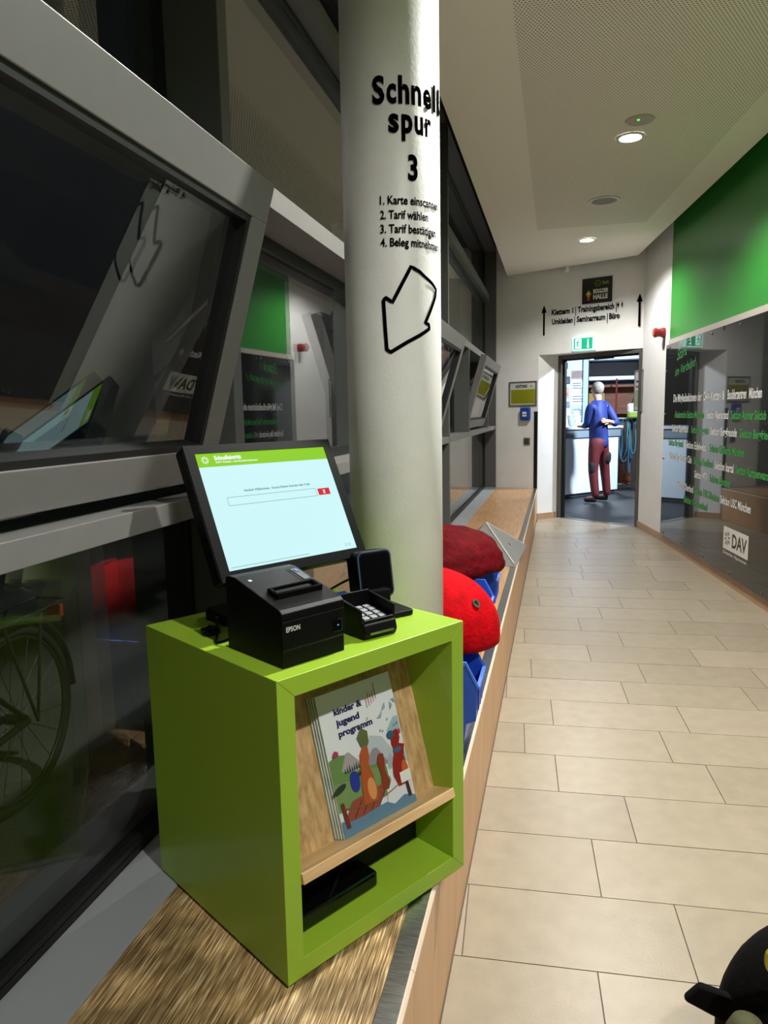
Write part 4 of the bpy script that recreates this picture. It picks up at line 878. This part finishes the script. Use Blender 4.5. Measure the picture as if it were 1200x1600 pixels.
# ------------------------------------------------------------------ the man
def skin(name, nodes, edges, m, parent, root, sub=2):
    """nodes: {key: (x, y, z, r)} or with (rx, ry) as r"""
    ks = list(nodes); ix = {k: i for i, k in enumerate(ks)}
    me = bpy.data.meshes.new(name); me.from_pydata([nodes[k][:3] for k in ks], [(ix[a], ix[b]) for a, b in edges], []); me.materials.append(m)
    o = bpy.data.objects.new(name, me); COL.objects.link(o); o.parent = parent
    o.modifiers.new('skin', 'SKIN').use_smooth_shade = True
    lay = me.skin_vertices[0] if me.skin_vertices else None
    if lay is None:
        bpy.context.view_layer.objects.active = o; lay = me.skin_vertices[0]
    for k in ks:
        r_ = nodes[k][3]; lay.data[ix[k]].radius = r_ if isinstance(r_, tuple) else (r_, r_); lay.data[ix[k]].use_root = (k == root)
    s = o.modifiers.new('sub', 'SUBSURF'); s.levels = sub; s.render_levels = sub
    return o
mn = thing('person', 'man in blue jacket and dark red trousers standing at the counter, seen from behind', 'person', (.60, 10.95, 0))
def R_(x, y, z, r): return (x-.60, y-10.95, z, r)
M_SKIN = mat('skin', (196, 150, 126), .55); M_JKT = mat('jacket_blue', (14, 38, 108), .7, noise=(14, .15)); M_TRS = mat('trousers_red', (88, 18, 28), .75, noise=(16, .2)); M_SHOE = mat('shoe_black', (16, 16, 18), .5)
def hand(n, E_, k, w_, fwd, side, r=.009):
    """palm at point w_ with four fingers and a thumb"""
    w_ = Vector(w_); fwd = Vector(fwd).normalized(); side = Vector(side).normalized(); dn_ = fwd.cross(side)
    n[k+'palm'] = (*(w_+fwd*.05), .024)
    for i, (o_, L_) in enumerate(((-.028, .066), (-.009, .076), (.010, .070), (.027, .056))):
        b = w_+fwd*.085+side*o_; n['%sf%da' % (k, i)] = (*b, .010); n['%sf%db' % (k, i)] = (*(b+fwd*L_*.55-dn_*.008), r); n['%sf%dc' % (k, i)] = (*(b+fwd*L_*.9-dn_*.028), r*.85)
        E_ += [(k+'palm', '%sf%da' % (k, i)), ('%sf%da' % (k, i), '%sf%db' % (k, i)), ('%sf%db' % (k, i), '%sf%dc' % (k, i))]
    b = w_+fwd*.035-side*.035; n[k+'ta'] = (*b, .011); n[k+'tb'] = (*(b+fwd*.045-side*.022), .0095); E_ += [(k+'palm', k+'ta'), (k+'ta', k+'tb')]
nb = {'pel': R_(.60, 10.95, .93, (.10, .08)), 'chest': R_(.60, 10.95, 1.28, (.08, .07)), 'neck0': R_(.585, 10.955, 1.45, .06), 'neck': R_(.575, 10.965, 1.53, .052),
      'jaw': R_(.562, 10.975, 1.585, (.060, .066)), 'head': R_(.558, 10.975, 1.655, (.074, .084)), 'crown': R_(.560, 10.970, 1.715, (.055, .062)),
      'nose0': R_(.495, 11.025, 1.635, .018), 'nose': R_(.478, 11.04, 1.625, .012), 'chin': R_(.515, 11.01, 1.565, .026),
      'shl': R_(.475, 10.83, 1.42, .038), 'ell': R_(.43, 10.90, 1.14, .034), 'wrl': R_(.375, 11.08, 1.115, .026),
      'shr': R_(.70, 11.06, 1.42, .038), 'elr': R_(.835, 10.98, 1.15, .034), 'wrr': R_(.745, 10.83, 1.19, .026),
      'hl': R_(.535, 10.88, .86, .06), 'kl': R_(.525, 10.88, .47, .055), 'al': R_(.57, 10.845, .10, .028), 'tl': R_(.42, 10.93, .045, .034),
      'hr': R_(.665, 11.02, .86, .06), 'kr': R_(.70, 11.09, .48, .055), 'ar': R_(.745, 11.125, .10, .028), 'tr': R_(.62, 11.22, .045, .034)}
eb = [('pel', 'chest'), ('chest', 'neck0'), ('neck0', 'neck'), ('neck', 'jaw'), ('jaw', 'head'), ('head', 'crown'), ('head', 'nose0'), ('nose0', 'nose'), ('jaw', 'chin'), ('chest', 'shl'), ('shl', 'ell'), ('ell', 'wrl'), ('chest', 'shr'), ('shr', 'elr'), ('elr', 'wrr'),
      ('pel', 'hl'), ('hl', 'kl'), ('kl', 'al'), ('al', 'tl'), ('pel', 'hr'), ('hr', 'kr'), ('kr', 'ar'), ('ar', 'tr')]
hand(nb, eb, 'L', nb['wrl'][:3], (-.3, .9, -.05), (.9, .3, 0)); eb.append(('wrl', 'Lpalm'))
hand(nb, eb, 'R', nb['wrr'][:3], (-.8, -.35, .12), (.1, .2, 1)); eb.append(('wrr', 'Rpalm'))
skin('body', nb, eb, M_SKIN, mn, 'pel')
nj = {'hem': R_(.60, 10.95, .775, (.156, .122)), 'waist': R_(.60, 10.95, 1.05, (.150, .115)), 'chest': R_(.602, 10.95, 1.28, (.165, .125)), 'col': R_(.585, 10.955, 1.445, (.105, .09)), 'neck': R_(.578, 10.965, 1.505, .068),
      'shl': R_(.470, 10.83, 1.415, .076), 'ml': R_(.445, 10.86, 1.28, .064), 'ell': R_(.43, 10.90, 1.14, .058), 'wrl': R_(.385, 11.055, 1.118, .042),
      'shr': R_(.705, 11.06, 1.415, .076), 'mr': R_(.775, 11.02, 1.29, .066), 'elr': R_(.838, 10.975, 1.15, .060), 'wrr': R_(.785, 10.885, 1.175, .044)}
skin('jacket', nj, [('hem', 'waist'), ('waist', 'chest'), ('chest', 'col'), ('col', 'neck'), ('chest', 'shl'), ('shl', 'ml'), ('ml', 'ell'), ('ell', 'wrl'), ('chest', 'shr'), ('shr', 'mr'), ('mr', 'elr'), ('elr', 'wrr')], M_JKT, mn, 'waist')
nt = {'top': R_(.60, 10.95, 1.0, (.135, .105)), 'pel': R_(.60, 10.95, .90, (.140, .112)), 'hl': R_(.54, 10.885, .80, .098), 'ml': R_(.53, 10.88, .62, .084), 'kl': R_(.525, 10.878, .47, .074), 'cl': R_(.545, 10.862, .28, .066), 'al': R_(.570, 10.847, .075, .060),
      'hr': R_(.66, 11.015, .80, .098), 'mr': R_(.685, 11.06, .62, .084), 'kr': R_(.702, 11.092, .48, .074), 'cr': R_(.725, 11.11, .28, .066), 'ar': R_(.745, 11.123, .075, .060)}
trs = skin('trousers', nt, [('top', 'pel'), ('pel', 'hl'), ('hl', 'ml'), ('ml', 'kl'), ('kl', 'cl'), ('cl', 'al'), ('pel', 'hr'), ('hr', 'mr'), ('mr', 'kr'), ('kr', 'cr'), ('cr', 'ar')], M_TRS, mn, 'pel')
M_PATCH = mat('patch_black', (26, 20, 24), .8)
for nm, pts in (('knee_patch', [('m1', R_(.722, 11.025, .76, .072)), ('m2', R_(.722, 11.045, .56, .066))]), ('knee_patch', [('m1', R_(.515, 10.845, .62, .062)), ('m2', R_(.512, 10.85, .42, .058))])):
    skin(nm, dict(pts), [('m1', 'm2')], M_PATCH, trs, 'm1')
skin('shoe', {'h': R_(.580, 10.840, .055, (.046, .05)), 'm': R_(.50, 10.885, .048, (.044, .042)), 't': R_(.405, 10.935, .040, (.036, .034))}, [('h', 'm'), ('m', 't')], M_SHOE, mn, 'm')
skin('shoe', {'h': R_(.752, 11.12, .055, (.046, .05)), 'm': R_(.68, 11.18, .048, (.044, .042)), 't': R_(.60, 11.235, .040, (.036, .034))}, [('h', 'm'), ('m', 't')], M_SHOE, mn, 'm')
HV, HF = lathe([(.012, -.095), (.06, -.075), (.082, -.03), (.088, .015), (.078, .055), (.05, .085), (.012, .097)], 24)
obj('hair', [(x-.60+.574, y-10.95+10.962, z+1.665) for x, y, z in HV], HF, mat('grey_hair', (120, 112, 106), .8, noise=(40, .3)), mn, smooth=True)
for x, y in ((.505, 10.925), (.628, 11.03)): skin('ear', {'a': R_(x, y, 1.605, .010), 'b': R_(x+.006, y-.006, 1.64, .014)}, [('a', 'b')], M_SKIN, mn, 'b')
for x, y in ((.487, 11.0), (.525, 11.045)): obj('eye', *[([(x-.60+v[0], y-10.95+v[1], v[2]) for v in q[0]], q[1]) for q in [lathe([(.001, 1.641), (.007, 1.644), (.009, 1.65), (.007, 1.656), (.001, 1.659)], 12)]][0], mat('eye_dark', (30, 26, 26), .3), mn, smooth=True)

# ------------------------------------------------------------------ backpack at the lower right edge
bp = thing('backpack', 'black backpack with loose strap standing on the tiles at the picture edge', 'backpack', (.54, 1.295, 0))
V, Fc = [], []
for j in range(25):
    ph = -PI/2+PI*j/24
    for i in range(40):
        a = 2*PI*i/40; q = max(0, math.cos(ph))**.8; k = 1+.03*math.sin(4*a+2*ph)
        V.append((.24*q*math.cos(a)*k, .15*q*math.sin(a)*k, max(.0, .21+.24*math.sin(ph))))
for j in range(24):
    for i in range(40): l = (i+1) % 40; Fc.append((j*40+i, j*40+l, (j+1)*40+l, (j+1)*40+i))
M_BAG = mat('bag_black', (4, 4, 5), .9, spec=.15, bump=(60, .2))
obj('bag_body', V, Fc, M_BAG, bp, smooth=True)
obj('strap', *xf(prism([(-.302, .285), (-.275, .318), (-.20, .300), (-.13, .285), (-.14, .215), (-.21, .245)], -.02, .02), lambda x, y, z: (x, z*.5-.03, y)), M_BAG, bp, bevel=.006)
obj('olive_panel', *lathe([(.02, .06), (.034, .15), (.034, .295), (.024, .318), (.008, .322)], 20, -.212, -.100), mat('bag_olive', (66, 66, 34), .8, noise=(40, .3)), bp, smooth=True)
obj('yellow_tag', *xf(prism(rrect(-.02, .05, .0, .05, .02), -.004, .004), lambda x, y, z: (x-.180, -.132+z, .437+y)), mat('tag_yellow', (160, 150, 12), .6), bp)

obj('carry_handle', *tube(spline([(-.05, .03, .425), (-.04, .03, .475), (.04, .03, .475), (.05, .03, .425)]), .010), M_BAG, bp, smooth=True)
obj('zip', *tube([(.232*math.cos(a_), .145*math.sin(a_)-.004, .27+.03*math.cos(a_)) for a_ in [PI*(1.0+.9*k/20) for k in range(21)]], .004, 6), M_STEEL, bp)
obj('front_pocket', *lathe([(.06, .05), (.11, .07), (.115, .20), (.09, .245), (.03, .26)], 28, .03, -.075), M_BAG, bp, smooth=True)

# ------------------------------------------------------------------ outside, seen through the glass
gr = structure(obj('ground', *box(-9, -1.12, -4, 14, -.3, -.10), M_ASPH))
GZ = -.10
bk_ = thing('bicycle', 'dark bicycle with rear rack parked outside the window', 'bicycle', (-1.95, 2.15, GZ), math.radians(-84))
M_BK = mat('bike_black', (16, 18, 17), .4); M_BKM = mat('bike_metal', (52, 56, 54), .4, .6); M_RUB = mat('tyre', (16, 16, 17), .8)
def wheel(x, nm):
    c = (x, 0, .345); w_ = obj('tyre', *tube([(x+.33*math.cos(2*PI*i/40), 0, .345+.33*math.sin(2*PI*i/40)) for i in range(40)], .018, 8, True), M_RUB, bk_, smooth=True)
    obj('rim', *tube([(x+.308*math.cos(2*PI*i/40), 0, .345+.308*math.sin(2*PI*i/40)) for i in range(40)], .008, 6, True), M_BKM, w_, smooth=True)
    obj('spokes', *join(*[tube([(x+.02*math.cos(a), (.02 if i % 2 else -.02), .345+.02*math.sin(a)), (x+.305*math.cos(a+.2), 0, .345+.305*math.sin(a+.2))], .0016, 4) for i, a in enumerate([2*PI*k/18 for k in range(18)])]), M_BKM, w_)
    V, Fc = lathe([(.02, -.04), (.02, .04)], 14); obj('hub', [(x+a, c_, .345+b) for a, b, c_ in V], Fc, M_BKM, w_)
    obj('mudguard', *tube([(x+.37*math.cos(a), 0, .345+.37*math.sin(a)) for a in [PI*(-.12+1.12*k/16) for k in range(17)]], .02, 6), M_BK, bk_, smooth=True)
wheel(0, 'rear'); wheel(1.06, 'front')
obj('frame', *join(tube([(0, .05, .345), (.43, .03, .30), (.36, 0, .86)], .014), tube([(0, -.05, .345), (.43, -.03, .30)], .012), tube([(.43, 0, .30), (.86, 0, .80), (.40, 0, .62)], .018), tube([(0, .05, .345), (.38, 0, .74)], .010), tube([(1.06, .05, .345), (.90, .03, .68), (.84, 0, .98)], .015)), M_BK, bk_, smooth=True)
obj('saddle', *xf(prism([(-.14, -.09), (-.05, -.1), (.14, -.025), (.14, .025), (-.05, .1), (-.14, .09)], .88, .94), lambda x, y, z: (x+.35, y, z)), M_BK, bk_, bevel=.02)
obj('handlebar', *tube(spline([(.66, -.28, 1.05), (.78, -.2, 1.04), (.84, 0, 1.02), (.78, .2, 1.04), (.66, .28, 1.05)]), .013), M_BKM, bk_, smooth=True)
obj('rear_rack', *join(tube([(-.28, .07, .74), (.28, .07, .74)], .007), tube([(-.28, -.07, .74), (.28, -.07, .74)], .007), tube([(-.28, -.07, .74), (-.28, .07, .74)], .007), tube([(0, .09, .345), (-.10, .07, .74)], .006), tube([(0, -.09, .345), (-.10, -.07, .74)], .006), tube([(0, .09, .345), (.12, .07, .74)], .006)), M_BKM, bk_)
obj('rear_lamp', *box(-.31, -.285, -.03, .03, .66, .71), MATS['alarm_red'], bk_, bevel=.004)
obj('pedal_crank', *join(tube([(.43, -.07, .30), (.52, -.07, .18)], .009), box(.47, .57, -.14, -.07, .165, .19)), M_BKM, bk_)
ppr = obj('paper_scrap', *box(-.05, .05, -.03, .03, 0, .003), M_PAPER); ppr.location = (-1.78, 1.72, GZ); ppr.rotation_euler = (0, 0, .5)
tag(ppr, 'small pale paper scrap lying on the dark asphalt outside', 'paper')
